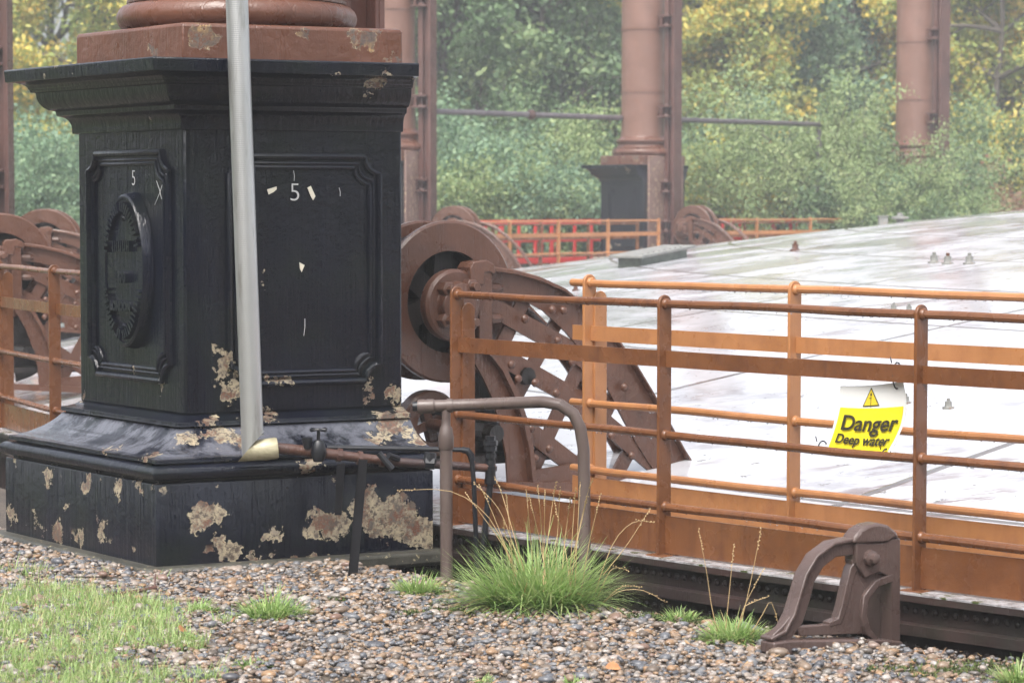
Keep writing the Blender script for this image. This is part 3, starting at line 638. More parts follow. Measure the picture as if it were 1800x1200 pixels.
# column bearings from the photo (rail of each column seen at these px)
RRAIL = RC - .81
ak2 = ang_at(19, RRAIL, True) % (2 * pi); ak4 = ang_at(752, RRAIL, True) % (2 * pi); ak5 = ang_at(1179, RRAIL, True) % (2 * pi); ak6 = ang_at(1646, RRAIL, True) % (2 * pi)
ak1 = ang_at(16, RC - 1.34) % (2 * pi)
print('bearings', [round(degrees(q), 1) for q in (a_k0, ak1, ak2, ak4, ak5, ak6)])
def bay(a0, a1, lo, li, m0=.75, first=None, clear=1.0):
    for R, mat, zo, lab, mm in ((RF, ORANGE, 0, lo, m0), (RI, LORANGE, .065, li, m0 * .8)):
        s0, s1 = a0 - mm / R, a1 + mm / R; n = max(2, round((s0 - s1) * R / 1.5)); A = list(np.linspace(s0 - .04 / R, s1 + .04 / R, n + 1))
        fence(lab, R, mat, s0, s1, zo, A)
pl_ = [q % (2 * pi) for q in (ang_at(-3, RF), ang_at(95, RF))]; st_ = pl_[1] - pl_[0]; pl_ += [pl_[1] + st_, pl_[1] + 2 * st_]
fence('dark orange brown fence behind the pedestal at its left side', RF, ORANGE, pl_[0], a_k0 - .9 / RF, 0, [q for q in pl_ if q < a_k0 - .6 / RF], leaf=(0,))
bay(ak1, ak2, 'farther dark orange fence bay behind the left wheel carriages', 'farther light orange fence bay behind the left wheel carriages')
bay(ak4, ak5, 'distant brown fence bay outside the light orange one before the red barriers', 'distant light orange fence bay left of the far black pedestal')
bay(ak5, ak6, 'distant brown fence bay right of the far black pedestal', 'distant light orange fence bay sinking behind the crown at right')

# ================================================================== columns and carriages
col0 = make_column()
tag(col0, 'nearest brown column on a big black pedestal with peeling paint and the number 5', 'column', 'guide columns round the gasholder')
for a, lab in ((ak2, 'brown riveted column cut by the left edge of the photo'), (ak4, 'brown column rising just right of the near black pedestal'), (ak5, 'brown column with a whole black pedestal in view across the crown'), (ak6, 'distant brown column with its foot hidden by bushes')):
    c = copy_tree(col0, skip=('chalk_number', 'tape_scrap', 'maker_plaque', 'scratch_marks')); p = ring(a, RC); c.location = p; c.rotation_euler = (0, 0, a - pi + (rad(13) if a < rad(160) else 0)); c['label'] = lab
car0 = make_carriage(); tag(car0, 'large brown wheel carriage with riveted lattice gooseneck right of the near pedestal', 'wheel carriage', 'guide wheel carriages')
for a, lab in ((ak1, 'brown wheel carriage cut by the left edge behind the brown fence'), (ak2, 'smaller brown wheel carriage behind the leftmost one beside the pedestal'), (ak4, 'brown wheel carriage peeping over the top of the near wheel'), (ak5, 'distant wheel carriage beside the far black pedestal'), (ak6, 'farthest wheel carriage on the crown skyline at right')):
    c = copy_tree(car0); c.location = ring(a, RC); c.rotation_euler = (0, 0, a - pi + (rad(13) if a < rad(160) else 0)); c['label'] = lab
# footing under the near pedestal
b = MB(); pl = pplan(DB + .09, .02); b.prism([(*p, -.05) for p in pl], (0, 0, .075)); f0 = b.build('concrete_footing', CONC, bevel=.02); f0.location = AX; f0.rotation_euler = (0, 0, A0)
tag(f0, 'low dirty concrete footing under the near black pedestal', 'footing')

# ================================================================== pipes in front of the pedestal
T = NT('silver_lagging'); tape = T.node('TexWave', wave_type='BANDS', bands_direction='Z'); tape.inputs['Scale'].default_value = 34; tape.inputs['Distortion'].default_value = 1.2; T.lk(T.co, tape.inputs[0])
SILVER = T.fin(T.mix(T.math('MULTIPLY', T.step(T.noise(9, 6, .65, sc=(1.5, 1.5, .25)), .52, .68), .5), T.mix(T.step(T.noise(3, 4, sc=(1, 1, .3)), .3, .7), (.46, .47, .465), (.54, .545, .54)), (.24, .23, .20)), .34, .75, T.bump(tape.outputs['Fac'], .12, .004))
BRASS = simple('gilt_tape_end', (.30, .27, .17), (.46, .42, .29), 14, .45, .4, 30, metal=.2)
Yp = 12.40
pb = atY(445, 800, Yp); pt_ = atY(407, -260, Yp)
t = empty('lagged_pipe', pb, label='leaning silver white lagged pipe in front of the black pedestal', cat='pipe')
b = MB(); r_ = .0545; nsec = 24; path = [pb * (1 - q) + pt_ * q - pb for q in np.linspace(0, 1, nsec)]; b.tube(path, r_, 24)
b.v[:24] = [(x, y, .055 + x * 1.15) for x, y, z in b.v[:24]]
for py in (368, 764):
    q = (800 - py) / 1060.; c = (pb * (1 - q) + pt_ * q) - pb; d = (pt_ - pb) / np.linalg.norm(pt_ - pb); b.tube([c - d * .003, c, c + d * .003], r_ + .0012, 24)
b.build('lagged_riser', SILVER, t)
b = MB()
e1 = atY(488, 787, Yp + .02) - pb; e0 = np.array([.0, 0, e1[2] - .012])
b.tube([e0, e0 * .5 + e1 * .5, e1 - (e1 - e0) * .08, e1], [.0525, .0525, .0525, .049], 24)
b.v[:24] = [((z - .055) / 1.15, y, z) for x, y, z in b.v[:24]]; b.build('mitred_elbow', BRASS, t)

t = empty('valve_pipework', atZ(640, 1015, 0), label='rusty valve pipe run crossing low in front of the black pedestal', cat='pipework'); o = np.array(t.location)
def pp(px, py, Y): return atY(px, py, Y) - o
YL, YR = 12.44, 12.75
def YY(px): return YL + (YR - YL) * (px - 490) / 375
b = MB(); b.tube([pp(486, 787, YY(486)), pp(545, 793, YY(545)), pp(600, 800, YY(600))], .0265, 14); b.tube([pp(600, 800, YY(600)), pp(690, 811, YY(690)), pp(870, 823, YY(870))], [.024, .022, .021], 14)
for px, py in ((560, 795), (592, 799), (628, 804), (668, 808)): 
    d = pp(px + 8, py + 1.3, YY(px + 8)) - pp(px, py, YY(px)); b.tube([pp(px, py, YY(px)), pp(px, py, YY(px)) + d], .034, 8)
b.build('main_pipe', RUSTP, t)
b = MB(); b.tube([pp(540, 788, YY(540) - .02), pp(540, 772, YY(540) - .02)], [.018, .026], 10); b.lathe([(.026, 0), (.026, .02), (.02, .022)], pp(540, 776, YY(540) - .02), 8); b.build('plug_cap', BLACKP, t)
v = pp(560, 795, YY(560) - .03); b = MB(); b.tube([v + np.array([0, 0, -.045]), v, v + np.array([0, 0, .045]), v + np.array([0, 0, .06])], [.025, .04, .03, .02], 12); b.tube([v + np.array([0, 0, .05]), v + np.array([0, 0, .12])], .009, 8); vo = b.build('valve', BLACKP, t)
b = MB(); b.tube([v + np.array([.038 * cos(q), .038 * sin(q), .112 + .004 * sin(3 * q)]) for q in np.linspace(0, 2 * pi, 16)[:-1]], .0065, 6, closed=True)
for q in (0, 2.1, 4.2): b.tube([v + np.array([0, 0, .112]), v + np.array([.038 * cos(q), .038 * sin(q), .112])], .005, 5)
b.build('handwheel', BLACKP, vo)
b = MB(); b.tube([pp(755, 812, 12.64), pp(757, 795, 12.64)], [.032, .03], 8); b.tube([pp(748, 812, 12.64), pp(764, 813, 12.64)], .034, 8); b.tube([pp(700, 806, 12.6), pp(683, 800, 12.55)], .016, 8); b.tube([pp(666, 796, 12.52), pp(690, 824, 12.52)], .016, 8); b.build('strainer_branch', BLACKP, t)
b = MB(); q0, q1 = pp(862, 850, 12.75), pp(862, 766, 12.75); b.tube([q0, (q0 + q1) / 2], [.028, .025], 12); b.tube([(q0 + q1) / 2, q1], [.022, .022], 12)
for py, r in ((845, .030), (823, .033), (800, .029), (788, .033), (778, .038), (770, .026)): c = pp(862, py, 12.75); b.tube([c - np.array([0, 0, .012]), c + np.array([0, 0, .012])], r, 8)
b.tube([q0, pp(856, 900, 12.74), pp(847, 985, 12.72), pp(846, 1010, 12.72)], .0165, 10); b.build('branch_riser', BLACKP, t)
b = MB(); b.prism([pp(630, 808, 12.28), pp(646, 808, 12.28), pp(628, 1018, 12.1), pp(611, 1018, 12.1)], (0, .008, 0)); b.prism([pp(630, 808, 12.28), pp(633, 808, 12.28), pp(614, 1018, 12.1), pp(611, 1018, 12.1)], (0, .045, 0)); b.build('support_leg', LEGM, t)
b = MB(); b.prism([pp(592, 815, 12.46), pp(606, 815, 12.46), pp(600, 905, 12.47), pp(588, 905, 12.47)], (0, .03, 0)); b.build('support_leg', LEGM, t)
t = empty('thin_pipe', atY(840, 985, 12.72), label='thin black pipe turning down through an elbow beside the valve riser', cat='pipe'); o = np.array(t.location)
b = MB(); b.tube([pp(575, 786, 12.62), pp(700, 788, 12.66), pp(812, 790, 12.7), pp(824, 793, 12.7), pp(829, 803, 12.7), pp(833, 850, 12.7), pp(838, 985, 12.72), pp(838, 1010, 12.72)], .0125, 10); b.build('pipe_run', BLACKP, t)
b = MB(); b.tube([pp(812, 790, 12.7), pp(822, 792, 12.7), pp(828, 800, 12.7), pp(830, 810, 12.7)], [.016, .018, .018, .017], 10); b.build('elbow', BLACKP, t)

# bent pipe rail
t = empty('bent_pipe_rail', atZ(785, 1010, 0), label='grey brown bent pipe with an open end resting on an upright pipe post', cat='pipe'); o = np.array(t.location)
Ya, Yb = 12.2, 11.9
pth = [(738, 714, Ya), (800, 712, Ya), (900, 708, Ya - .1), (955, 706, Yb + .05), (985, 711, Yb), (1008, 727, Yb), (1020, 752, Yb), (1026, 790, Yb), (1027, 860, Yb), (1028, 1010, Yb), (1028, 1075, Yb)]
b = MB(); b.tube([pp(*q) for q in pth], .0285, 16); b.build('bent_pipe', PIPEB, t)
# open socket
b = MB(); X_ = pp(775, 713, Ya) - pp(738, 714, Ya); X_ /= np.linalg.norm(X_); u = np.cross(X_, (0, 1, 0)); u /= np.linalg.norm(u); w2 = np.cross(X_, u)
b.lathe([(.024, -.02), (.031, -.022), (.034, -.012), (.034, .055), (.030, .06), (.0285, .06)], pp(742, 714, Ya), 20, (u, w2, X_), cap=False); b.build('open_socket', PIPEB, t); b = MB(); b.lathe([(.0335, .118), (.0335, .145)], pp(742, 714, Ya), 20, (u, w2, X_)); b.build('pipe_band', PIPEB, t)
b = MB(); b.lathe([(.0225, .0), (.023, .022)], pp(738, 714, Ya) - X_ * .034, 16, (u, w2, X_)); b.build('dark_bore', BLACKP, t)
b = MB(); b.tube([pp(785, 1025, Ya), pp(784, 780, Ya)], .030, 16); b.build('pipe_post', PIPEB, t)
b = MB(); zc = [pp(784, y, Ya) for y in (790, 786, 768, 752, 748, 735, 716)]; b.tube(zc, [.032, .037, .037, .030, .022, .021, .022], 16); b.build('reducing_collar', PIPEB, t)

# ================================================================== cast bracket at the trench edge
bp0 = atZ(1490, 1132, 0); t = empty('cast_bracket', bp0, label='cast iron curved bracket with a domed head standing at the gravel edge', cat='bracket')
def K(px, py, dt=0.0): return onpl(px, py, bp0, ET) - bp0 + ET * dt
def ET_(k): return ET * k
b = MB(); outer = [(1352, 1128), (1376, 1112), (1396, 1085), (1408, 1050), (1418, 1015), (1436, 985), (1462, 965), (1505, 957)]
b.ribbon([K(*q) for q in outer], [.05, .075, .07, .065, .06, .06, .06, .07], .04, ET)
rim = [(1346, 1122), (1372, 1108), (1388, 1078), (1398, 1045), (1409, 1008), (1428, 976), (1458, 954), (1496, 946)]
b.ribbon([K(*q) for q in rim], .014, .07, ET); b.build('curved_rib', CAST, t, bevel=.004)
b = MB(); inn = [(1508, 985), (1494, 1000), (1486, 1030), (1478, 1065), (1470, 1090), (1452, 1096)]
b.ribbon([K(*q) for q in inn], [.05, .038, .032, .030, .030, .02], .045, ET)
in2 = [(1560, 1012), (1530, 1024), (1512, 1048), (1508, 1080), (1516, 1108), (1532, 1122)]
b.ribbon([K(*q) for q in in2], [.035, .032, .032, .032, .032, .02], .075, ET)
b.prism([K(*q, -.02) for q in ((1494, 1000), (1515, 1030), (1506, 1070), (1512, 1112), (1400, 1116), (1395, 1100), (1440, 1097), (1472, 1092), (1486, 1040))], ET * .04)
b.prism([K(*q, -.018) for q in ((1492, 982), (1556, 1002), (1556, 1022), (1532, 1026), (1513, 1050), (1498, 1034))], ET * .036); b.build('inner_rib', CAST, t, bevel=.004)
b = MB(); b.prism([K(*q, -.037) for q in ((1494, 948), (1510, 952), (1540, 952), (1550, 944), (1572, 944), (1572, 1142), (1557, 1142), (1557, 1014), (1535, 1004), (1510, 1014), (1494, 988))], ET * .07); b.build('head_block', CAST, t, bevel=.006)
b = MB(); hp = [(1486, 953), (1492, 940), (1502, 928), (1516, 920), (1533, 917), (1550, 921), (1563, 932), (1571, 946), (1560, 944), (1548, 952), (1520, 954)]; b.prism([K(*q, -.044) for q in hp], ET * .08); b.build('domed_cap', CAST, t, bevel=.022)
b = MB(); b.prism([K(*q, -.05) for q in ((1346, 1126), (1374, 1122), (1530, 1120), (1573, 1124), (1573, 1148), (1346, 1148))], ET * .085); b.build('base_flange', CAST, t, bevel=.008)
b = MB(); c = K(1516, 978, -.037); b.lathe([(.034, 0), (.034, -.02), (.022, -.025), (.022, -.045), (.014, -.05)], c, 8, (ER, (0, 0, 1), ET)); b.build('bolt', CAST, t)
b = MB(); c = K(1566, 1040); b.box(c + np.array([0, 0, -.02]) + ET * .09, (.03, .16, .50), ER, ET); b.build('guide_plate', CAST, t, bevel=.005)

# ================================================================== danger sign tied to the fence
aS = ang_at(1522, RF); pS = ring(aS, RF - .035); nS = np.array([cos(aS), sin(aS), 0])
WHITE = simple('sign_white', (.78, .78, .76), (.82, .82, .80), rough=.35, bump=.03); YEL = simple('sign_yellow', (.80, .68, .02), (.84, .72, .03), rough=.35, bump=.03); BLK = simple('sign_black', (.025, .02, .01), (.04, .035, .02), rough=.5, bump=.03); YEL2 = simple('warning_yellow', (.80, .60, .03), (.84, .64, .04), rough=.35, bump=.03)
t = empty('danger_sign', pS, label='white and yellow sign reading Danger Deep water tied to the fence', cat='sign')
def SG(u, v, off=0.0):
    """u 0..1 left-right, v 0..1 top-bottom on the curled sheet"""
    tl, tr, br, bl = np.array((1477, 678.)), np.array((1587, 670.)), np.array((1560, 800.)), np.array((1450, 789.))
    tr = tr + np.array((0, 0)); p = (tl * (1 - u) + tr * u) * (1 - v) + (bl * (1 - u) + br * u) * v
    p[0] += 13 * sin(pi * v) * u ** 1.3 + 4 * sin(pi * v) * (1 - u); p[1] += 3 * sin(pi * u)
    q = onpl(p[0], p[1], pS, nS); return q - pS + nS * (off - .012 * sin(pi * v) * (.3 + u))
def sheet(u0, v0, u1, v1, off, th, nu=28, nv=28):
    b = MB(); P = [[SG(u0 + (u1 - u0) * i / nu, v0 + (v1 - v0) * j / nv, o_) for i in range(nu + 1) for j in range(nv + 1)] for o_ in (off, off - th)]
    n = (nu + 1) * (nv + 1); fs = []
    for i in range(nu):
        for j in range(nv):
            k = i * (nv + 1) + j; q = (k, k + 1, k + nv + 2, k + nv + 1); fs.append(q); fs.append(tuple(n + x for x in q[::-1]))
    rim_ = [i * (nv + 1) for i in range(nu + 1)] + [nu * (nv + 1) + j for j in range(1, nv + 1)] + [i * (nv + 1) + nv for i in range(nu - 1, -1, -1)] + [j for j in range(nv - 1, 0, -1)]
    for x, y in zip(rim_, rim_[1:] + rim_[:1]): fs.append((x, y, n + y, n + x))
    b.add(P[0] + P[1], fs); return b
sheet(0, 0, 1, 1, 0, .003).build('sign_plate', WHITE, t)
sheet(.045, .335, .965, .985, .0022, .0012).build('yellow_panel', YEL, t)
def tri(k, off, mat, nm):
    b = MB(); c = np.array((.50, .205)); P = [(.50, .03), (.62, .305), (.375, .315)]
    b.prism([SG(*(c + (np.array(q) - c) * k), off) for q in P], -nS * .001); b.build(nm, mat, t)
tri(1.0, .002, BLK, 'warning_triangle'); tri(.84, .0034, YEL2, 'warning_symbol')
b = MB()
for (u0, v0, u1, v1) in ((.497, .10, .503, .325), (.470, .185, .505, .195), (.488, .12, .512, .15)): b.prism([SG(u0, v0, .0046), SG(u1, v0, .0046), SG(u1, v1, .0046), SG(u0, v1, .0046)], -nS * .0008)
b.build('warning_mark', BLK, t)
text_mesh('lettering', 'Danger', .30, lambda x, y, e: SG(.53 + x * .90, .665 - y * 1.06, .0085 + e), BLK, t, ext=.0004, bold=.006)
text_mesh('lettering', 'Deep water', .235, lambda x, y, e: SG(.515 + x * .70, .865 - y * .82, .0085 + e), BLK, t, ext=.0004, bold=.006)
for (px, py, dy) in ((1577, 660, 24), (1446, 786, 12), (1558, 798, 10)):
    b = MB(); c = onpl(px, py, pS, nS) - pS; up = np.array([0, 0, 1.]); hgt_ = dy / 420
    b.tube([c + nS * (.03 * cos(q)) + up * (hgt_ * sin(q)) for q in np.linspace(0, 2 * pi, 14)[:-1]], .0035, 6, closed=True); b.tube([c + nS * .04 + up * hgt_, c + nS * .06 + up * (hgt_ + .025) - ET * .01], .0025, 5); b.build('cable_tie', BLACKP, t)

# ================================================================== gravel
rng = np.random.default_rng(7)
def ico(sub):
    bm = bmesh.new(); bmesh.ops.create_icosphere(bm, subdivisions=sub, radius=1); v = np.array([q.co[:] for q in bm.verts]); f = np.array([[q.index for q in g.verts] for g in bm.faces]); bm.free(); return v, f
IV, IF = ico(2)
def in_trench(P): 
    a = np.arctan2(P[:, 1] - CEN[1], P[:, 0] - CEN[0]); r = np.hypot(P[:, 0] - CEN[0], P[:, 1] - CEN[1])
    e = np.array([edge_r(q) for q in a]); return r < e + .01, r - e
def in_base(P, m=.0):
    q = np.stack([P[:, 0] - AX[0], P[:, 1] - AX[1]], 1); x = q @ ER[:2]; y = q @ ET[:2]; d = DB + .07 + m
    return (x > -AO - d) & (np.abs(y) < (WO + .839 * d) + (x + AO + d) * T10)
def scatter(n, x0, x1, y0, y1):
    return np.stack([rng.uniform(x0, x1, n), rng.uniform(y0, y1, n)], 1)
P = scatter(66000, -3.2, 2.6, 9.0, 13.9)
P = P[np.abs(P[:, 0]) < .2 * P[:, 1] * 1.12 + .1]
tr, de = in_trench(P); P = P[~tr & ~in_base(P, .02)]
P = P[[mnoise.noise(Vector((q[0] * 2.3, q[1] * 1.6, 3))) + .5 * mnoise.noise(Vector((q[0] * 7, q[1] * 6, 8))) < .42 or u < .35 for q, u in zip(P, rng.random(len(P)))]]
_, de = in_trench(P)
sz = rng.lognormal(log(.0092), .40, len(P)).clip(.004, .028) * np.where(P[:, 1] > 12.2, 1.05, 1.0)
n = len(P); print('pebbles', n)
# two height layers so that stones lie on stones
zz = rng.uniform(-.004, .012, n) + np.where(rng.random(n) < .3, .008, 0)
sc3 = np.stack([sz * rng.uniform(.9, 1.5, n), sz * rng.uniform(.8, 1.1, n), sz * rng.uniform(.5, .8, n)], 1)
V = IV[None] * sc3[:, None]
noi = 1 + .16 * np.sin(IV[None, :, 0] * rng.uniform(1, 3, (n, 1)) + rng.uniform(0, 6, (n, 1))) * np.cos(IV[None, :, 1] * 2.3 + rng.uniform(0, 6, (n, 1)))
V = V * noi[..., None]
a1 = rng.uniform(0, 2 * pi, n); a2 = rng.normal(0, .35, n)
c, s_ = np.cos(a2)[:, None], np.sin(a2)[:, None]; y = V[..., 1] * c - V[..., 2] * s_; z = V[..., 1] * s_ + V[..., 2] * c
c, s_ = np.cos(a1)[:, None], np.sin(a1)[:, None]; x2 = V[..., 0] * c - y * s_; y2 = V[..., 0] * s_ + y * c
V = np.stack([x2 + P[:, None, 0], y2 + P[:, None, 1], z + zz[:, None] + sz[:, None] * .25], -1)
Fc = (IF[None] + (np.arange(n) * len(IV))[:, None, None]).reshape(-1, 3)
PEB = byrnd('wet_pebbles', [(.0, (.065, .066, .074)), (.12, (.10, .105, .118)), (.26, (.15, .15, .155)), (.34, (.10, .080, .064)), (.42, (.165, .125, .095)), (.54, (.215, .155, .108)), (.64, (.27, .165, .09)), (.70, (.19, .175, .16)), (.80, (.26, .215, .18)), (.88, (.30, .26, .23)), (.94, (.15, .085, .06)), (.97, (.34, .31, .285))], .30, bump=(120, .25))
arr_obj('gravel', V.reshape(-1, 3), Fc, PEB, attr=np.repeat(rng.random(n), len(IF)), smooth=True, nper=3)['kind'] = 'stuff'

# ================================================================== grass
def blades(base, length, width, lean, az, droop, seg=4):
    """arrays -> verts, quads; each blade a bent tapering strip"""
    n = len(base); V = np.zeros((n, seg + 1, 2, 3)); t = np.linspace(0, 1, seg + 1)
    dirh = np.stack([np.cos(az), np.sin(az)], 1); side = np.stack([-np.sin(az), np.cos(az)], 1)
    for i, q in enumerate(t):
        ang = lean + droop * q                       # angle from vertical
        if i == 0: h = np.zeros(n); u = np.zeros(n)
        else: u = u + np.sin(ang) * length / seg; h = h + np.cos(ang) * length / seg
        wq = width * (1 - q ** 1.5) * .5 + .0003
        for k, sg in ((0, -1), (1, 1)):
            V[:, i, k, :2] = base[:, :2] + dirh * u[:, None] + side * (sg * wq)[:, None]; V[:, i, k, 2] = base[:, 2] + h
    idx = np.arange(n)[:, None] * (2 * (seg + 1))
    F = np.concatenate([np.stack([idx[:, 0] + 2 * i, idx[:, 0] + 2 * i + 1, idx[:, 0] + 2 * i + 3, idx[:, 0] + 2 * i + 2], 1)[:, None] for i in range(seg)], 1).reshape(-1, 4)
    return V.reshape(-1, 3), F
GRASS = byrnd('grass_blades', [(0, (.15, .26, .075)), (.3, (.26, .40, .12)), (.6, (.38, .50, .19)), (.8, (.44, .47, .23)), (.9, (.52, .44, .22)), (1, (.46, .30, .14))], .4, trans=.4)
STRAW = byrnd('dry_straw', [(0, (.42, .30, .15)), (.5, (.52, .40, .22)), (1, (.36, .21, .09))], .6)
def tuft(px, py, wpx, hpx, n, label, stalks=(), seed=1, name='grass_tuft', upright=.5):
    c = atZ(px, py, 0); s = FPX / c[1]; W = wpx / s / 2; Hh = hpx / s
    r = np.random.default_rng(seed); t = empty(name, c, label=label, cat='grass', group='grass tufts in the gravel')
    rr = np.sqrt(r.random(n)) * W * .55; aa = r.uniform(0, 2 * pi, n)
    base = np.stack([rr * np.cos(aa), rr * np.sin(aa) * .7, np.zeros(n)], 1)
    az = aa + r.normal(0, 1.1, n); lean = (rr / (W * .55)) * (1.15 - upright * .6) + np.abs(r.normal(0, .22, n)); L = Hh * r.uniform(.55, 1.12, n) * (1.05 - .25 * rr / (W * .55))
    V, F = blades(base, L, r.uniform(.005, .0105, n), lean, az, r.uniform(.1, 1.3, n) ** 1.3, 5)
    rv = r.beta(2.2, 2.2, n) * .85 + (r.random(n) < .10) * .3
    arr_obj('blades', V, F, GRASS, t, np.repeat(rv.clip(0, 1), 5))
    if len(stalks):
        b = MB()
        for pts in stalks:
            q = [atY(x, y, c[1] + dy) - c for x, y, dy in pts]
            # smooth by subdivision
            P = np.array(q)
            if len(P) > 2:
                tt = np.linspace(0, len(P) - 1, 10); P2 = []
                for u in tt:
                    i = min(int(u), len(P) - 2); f_ = u - i; p0 = P[max(i - 1, 0)]; p1 = P[i]; p2 = P[i + 1]; p3 = P[min(i + 2, len(P) - 1)]
                    P2.append(.5 * ((2 * p1) + (-p0 + p2) * f_ + (2 * p0 - 5 * p1 + 4 * p2 - p3) * f_ ** 2 + (-p0 + 3 * p1 - 3 * p2 + p3) * f_ ** 3))
                P = np.array(P2)
            b.tube(P, list(np.linspace(.0022, .0009, len(P))), 5)
            e = P[-1]; d = P[-1] - P[-2]; d /= np.linalg.norm(d)
            for k in range(8): b.dome(e - d * .012 * k + r.normal(0, .0022, 3), .0034, d, 5, 1.6)
        b.build('seed_stalks', STRAW, t)
    return t
big_st = []
rg = random.Random(11)
for (x0, x1, y1) in ((905, 890, 868), (920, 842, 852), (930, 818, 866), (905, 885, 915), (955, 958, 862), (960, 945, 852), (975, 985, 858), (985, 1002, 876), (1000, 1032, 872), (1010, 1020, 850), (1020, 1056, 868), (1000, 1012, 858), (940, 925, 862), (950, 978, 846), (935, 870, 840), (965, 930, 870), (990, 1042, 842), (1005, 975, 880)):
    big_st.append([(x0, 1050, rg.uniform(-.1, .1)), ((x0 * .6 + x1 * .4), 960, rg.uniform(-.1, .1)), ((x0 * .2 + x1 * .8), (y1 + 30), 0), (x1, y1, rg.uniform(-.1, .1))])
big_st += [[(1040, 1060, 0), (1075, 960, 0), (1112, 918, 0), (1150, 918, 0)], [(1050, 1070, 0), (1085, 1040, 0), (1130, 1037, 0), (1170, 1058, 0)], [(1048, 1070, 0), (1090, 1032, 0), (1127, 1031, 0)], [(1050, 1050, 0), (1075, 1000, 0), (1105, 1002, 0)], [(1060, 1010, 0), (1100, 960, 0), (1142, 895, 0)], [(905, 1000, 0), (860, 910, 0), (792, 863, 0), (700, 862, .1)], [(915, 1000, 0), (880, 900, 0), (833, 848, 0)]]
tuft(942, 1070, 310, 165, 1700, 'largest green grass tuft with tall seed stalks at the foot of the bent pipe', big_st, 1)
tuft(1290, 1128, 170, 62, 700, 'grass tuft with a few tall bare stalks beside the cast iron bracket', [[(1262, 1115, 0), (1250, 1060, 0), (1243, 1010, 0), (1228, 930, 0)], [(1275, 1110, 0), (1282, 1040, 0), (1290, 958, 0)], [(1300, 1105, 0), (1320, 1020, 0), (1338, 928, 0)], [(1295, 1110, 0), (1310, 1062, 0), (1342, 1000, 0)], [(1308, 1065, 0), (1330, 1055, 0), (1350, 1048, 0)], [(1322, 1110, 0), (1340, 1080, 0), (1356, 1058, 0), (1372, 1112, 0)]], 2)
tuft(735, 1046, 110, 52, 420, 'small bright grass tuft just left of the upright pipe post', (), 3)
tuft(478, 1086, 160, 62, 520, 'low grass tuft in the gravel in front of the pedestal', [[(470, 1080, 0), (480, 1050, 0), (500, 1030, 0)]], 4)
tuft(352, 1078, 80, 36, 220, 'sparse small grass tuft left of the low tuft before the pedestal', (), 5)
tuft(1195, 1092, 100, 38, 140, 'thin dark green grass sprigs at the trench edge between two tufts', (), 6, upright=.8)
tuft(1790, 1205, 90, 62, 300, 'grass tuft cut by the bottom right corner', (), 7)
tuft(850, 1204, 70, 26, 120, 'tiny grass tuft at the bottom edge left of centre', (), 8)
tuft(1010, 1205, 90, 24, 130, 'tiny grass tuft at the bottom edge below the big tuft', (), 9)
tuft(440, 1172, 120, 24, 220, 'flat feathery green weed patch at the bottom left', (), 10)
tuft(325, 1128, 90, 24, 200, 'flat feathery green weed patch beside the lawn', (), 11)
# the patchy lawn at the lower left
def lawn_density(p):
    px = 900 + FPX * p[0] / p[1]; py = YH + H * FPX / p[1]
    d = 1.0 - max(0, (px - 210) / 170) - max(0, (1068 - py) / 40)
    return d * .55 + .8 * mnoise.noise(Vector((p[0] * 3.1, p[1] * 2.4, 0))) + .75 * mnoise.noise(Vector((p[0] * 9, p[1] * 7, 4)))
LP = scatter(60000, -2.75, -.9, 9.2, 12.3); LP = LP[[lawn_density(p) > .34 for p in LP]]
extra = np.concatenate([rng.normal(0, .055, (170, 2)) + atZ(px, py, 0)[:2] for px, py in ((40, 1060), (150, 1085), (215, 1098), (255, 1075), (20, 1048), (180, 1130), (90, 1100))])
LP = np.concatenate([LP, extra]); n = len(LP); print('lawn', n)
V, F = blades(np.concatenate([LP, np.zeros((n, 1))], 1), rng.lognormal(log(.05), .45, n).clip(.02, .13), rng.uniform(.002, .005, n), np.abs(rng.normal(.35, .45, n)), rng.uniform(0, 2 * pi, n), rng.uniform(.1, 1.0, n), 3)
arr_obj('lawn_grass', V, F, GRASS, attr=np.repeat((rng.beta(2, 1.8, n) * .95), 3))['kind'] = 'stuff'
# moss cushions and fallen things
# straw, stalk bits and small dead leaves lying about
LQ = scatter(4600, -2.6, 2.3, 9.2, 12.9); tr_, _ = in_trench(LQ); LQ = LQ[~tr_ & ~in_base(LQ, .03)]; k_ = len(LQ)
V, F = blades(np.concatenate([LQ, np.full((k_, 1), .022)], 1), rng.lognormal(log(.03), .5, k_).clip(.01, .12), rng.lognormal(log(.0045), .6, k_).clip(.002, .016), rng.uniform(1.3, 1.65, k_), rng.uniform(0, 2 * pi, k_), rng.uniform(-.2, .3, k_), 2)
LIT = byrnd('dead_litter', [(0, (.10, .06, .035)), (.4, (.22, .13, .07)), (.7, (.36, .25, .13)), (1, (.30, .12, .05))], .6)
arr_obj('leaf_litter', V, F, LIT, attr=np.repeat(rng.random(k_), 2))['kind'] = 'stuff'
MOSS = byrnd('moss', [(0, (.03, .045, .01)), (1, (.075, .11, .02))], .8)
V = []; Fm = []; at_ = []
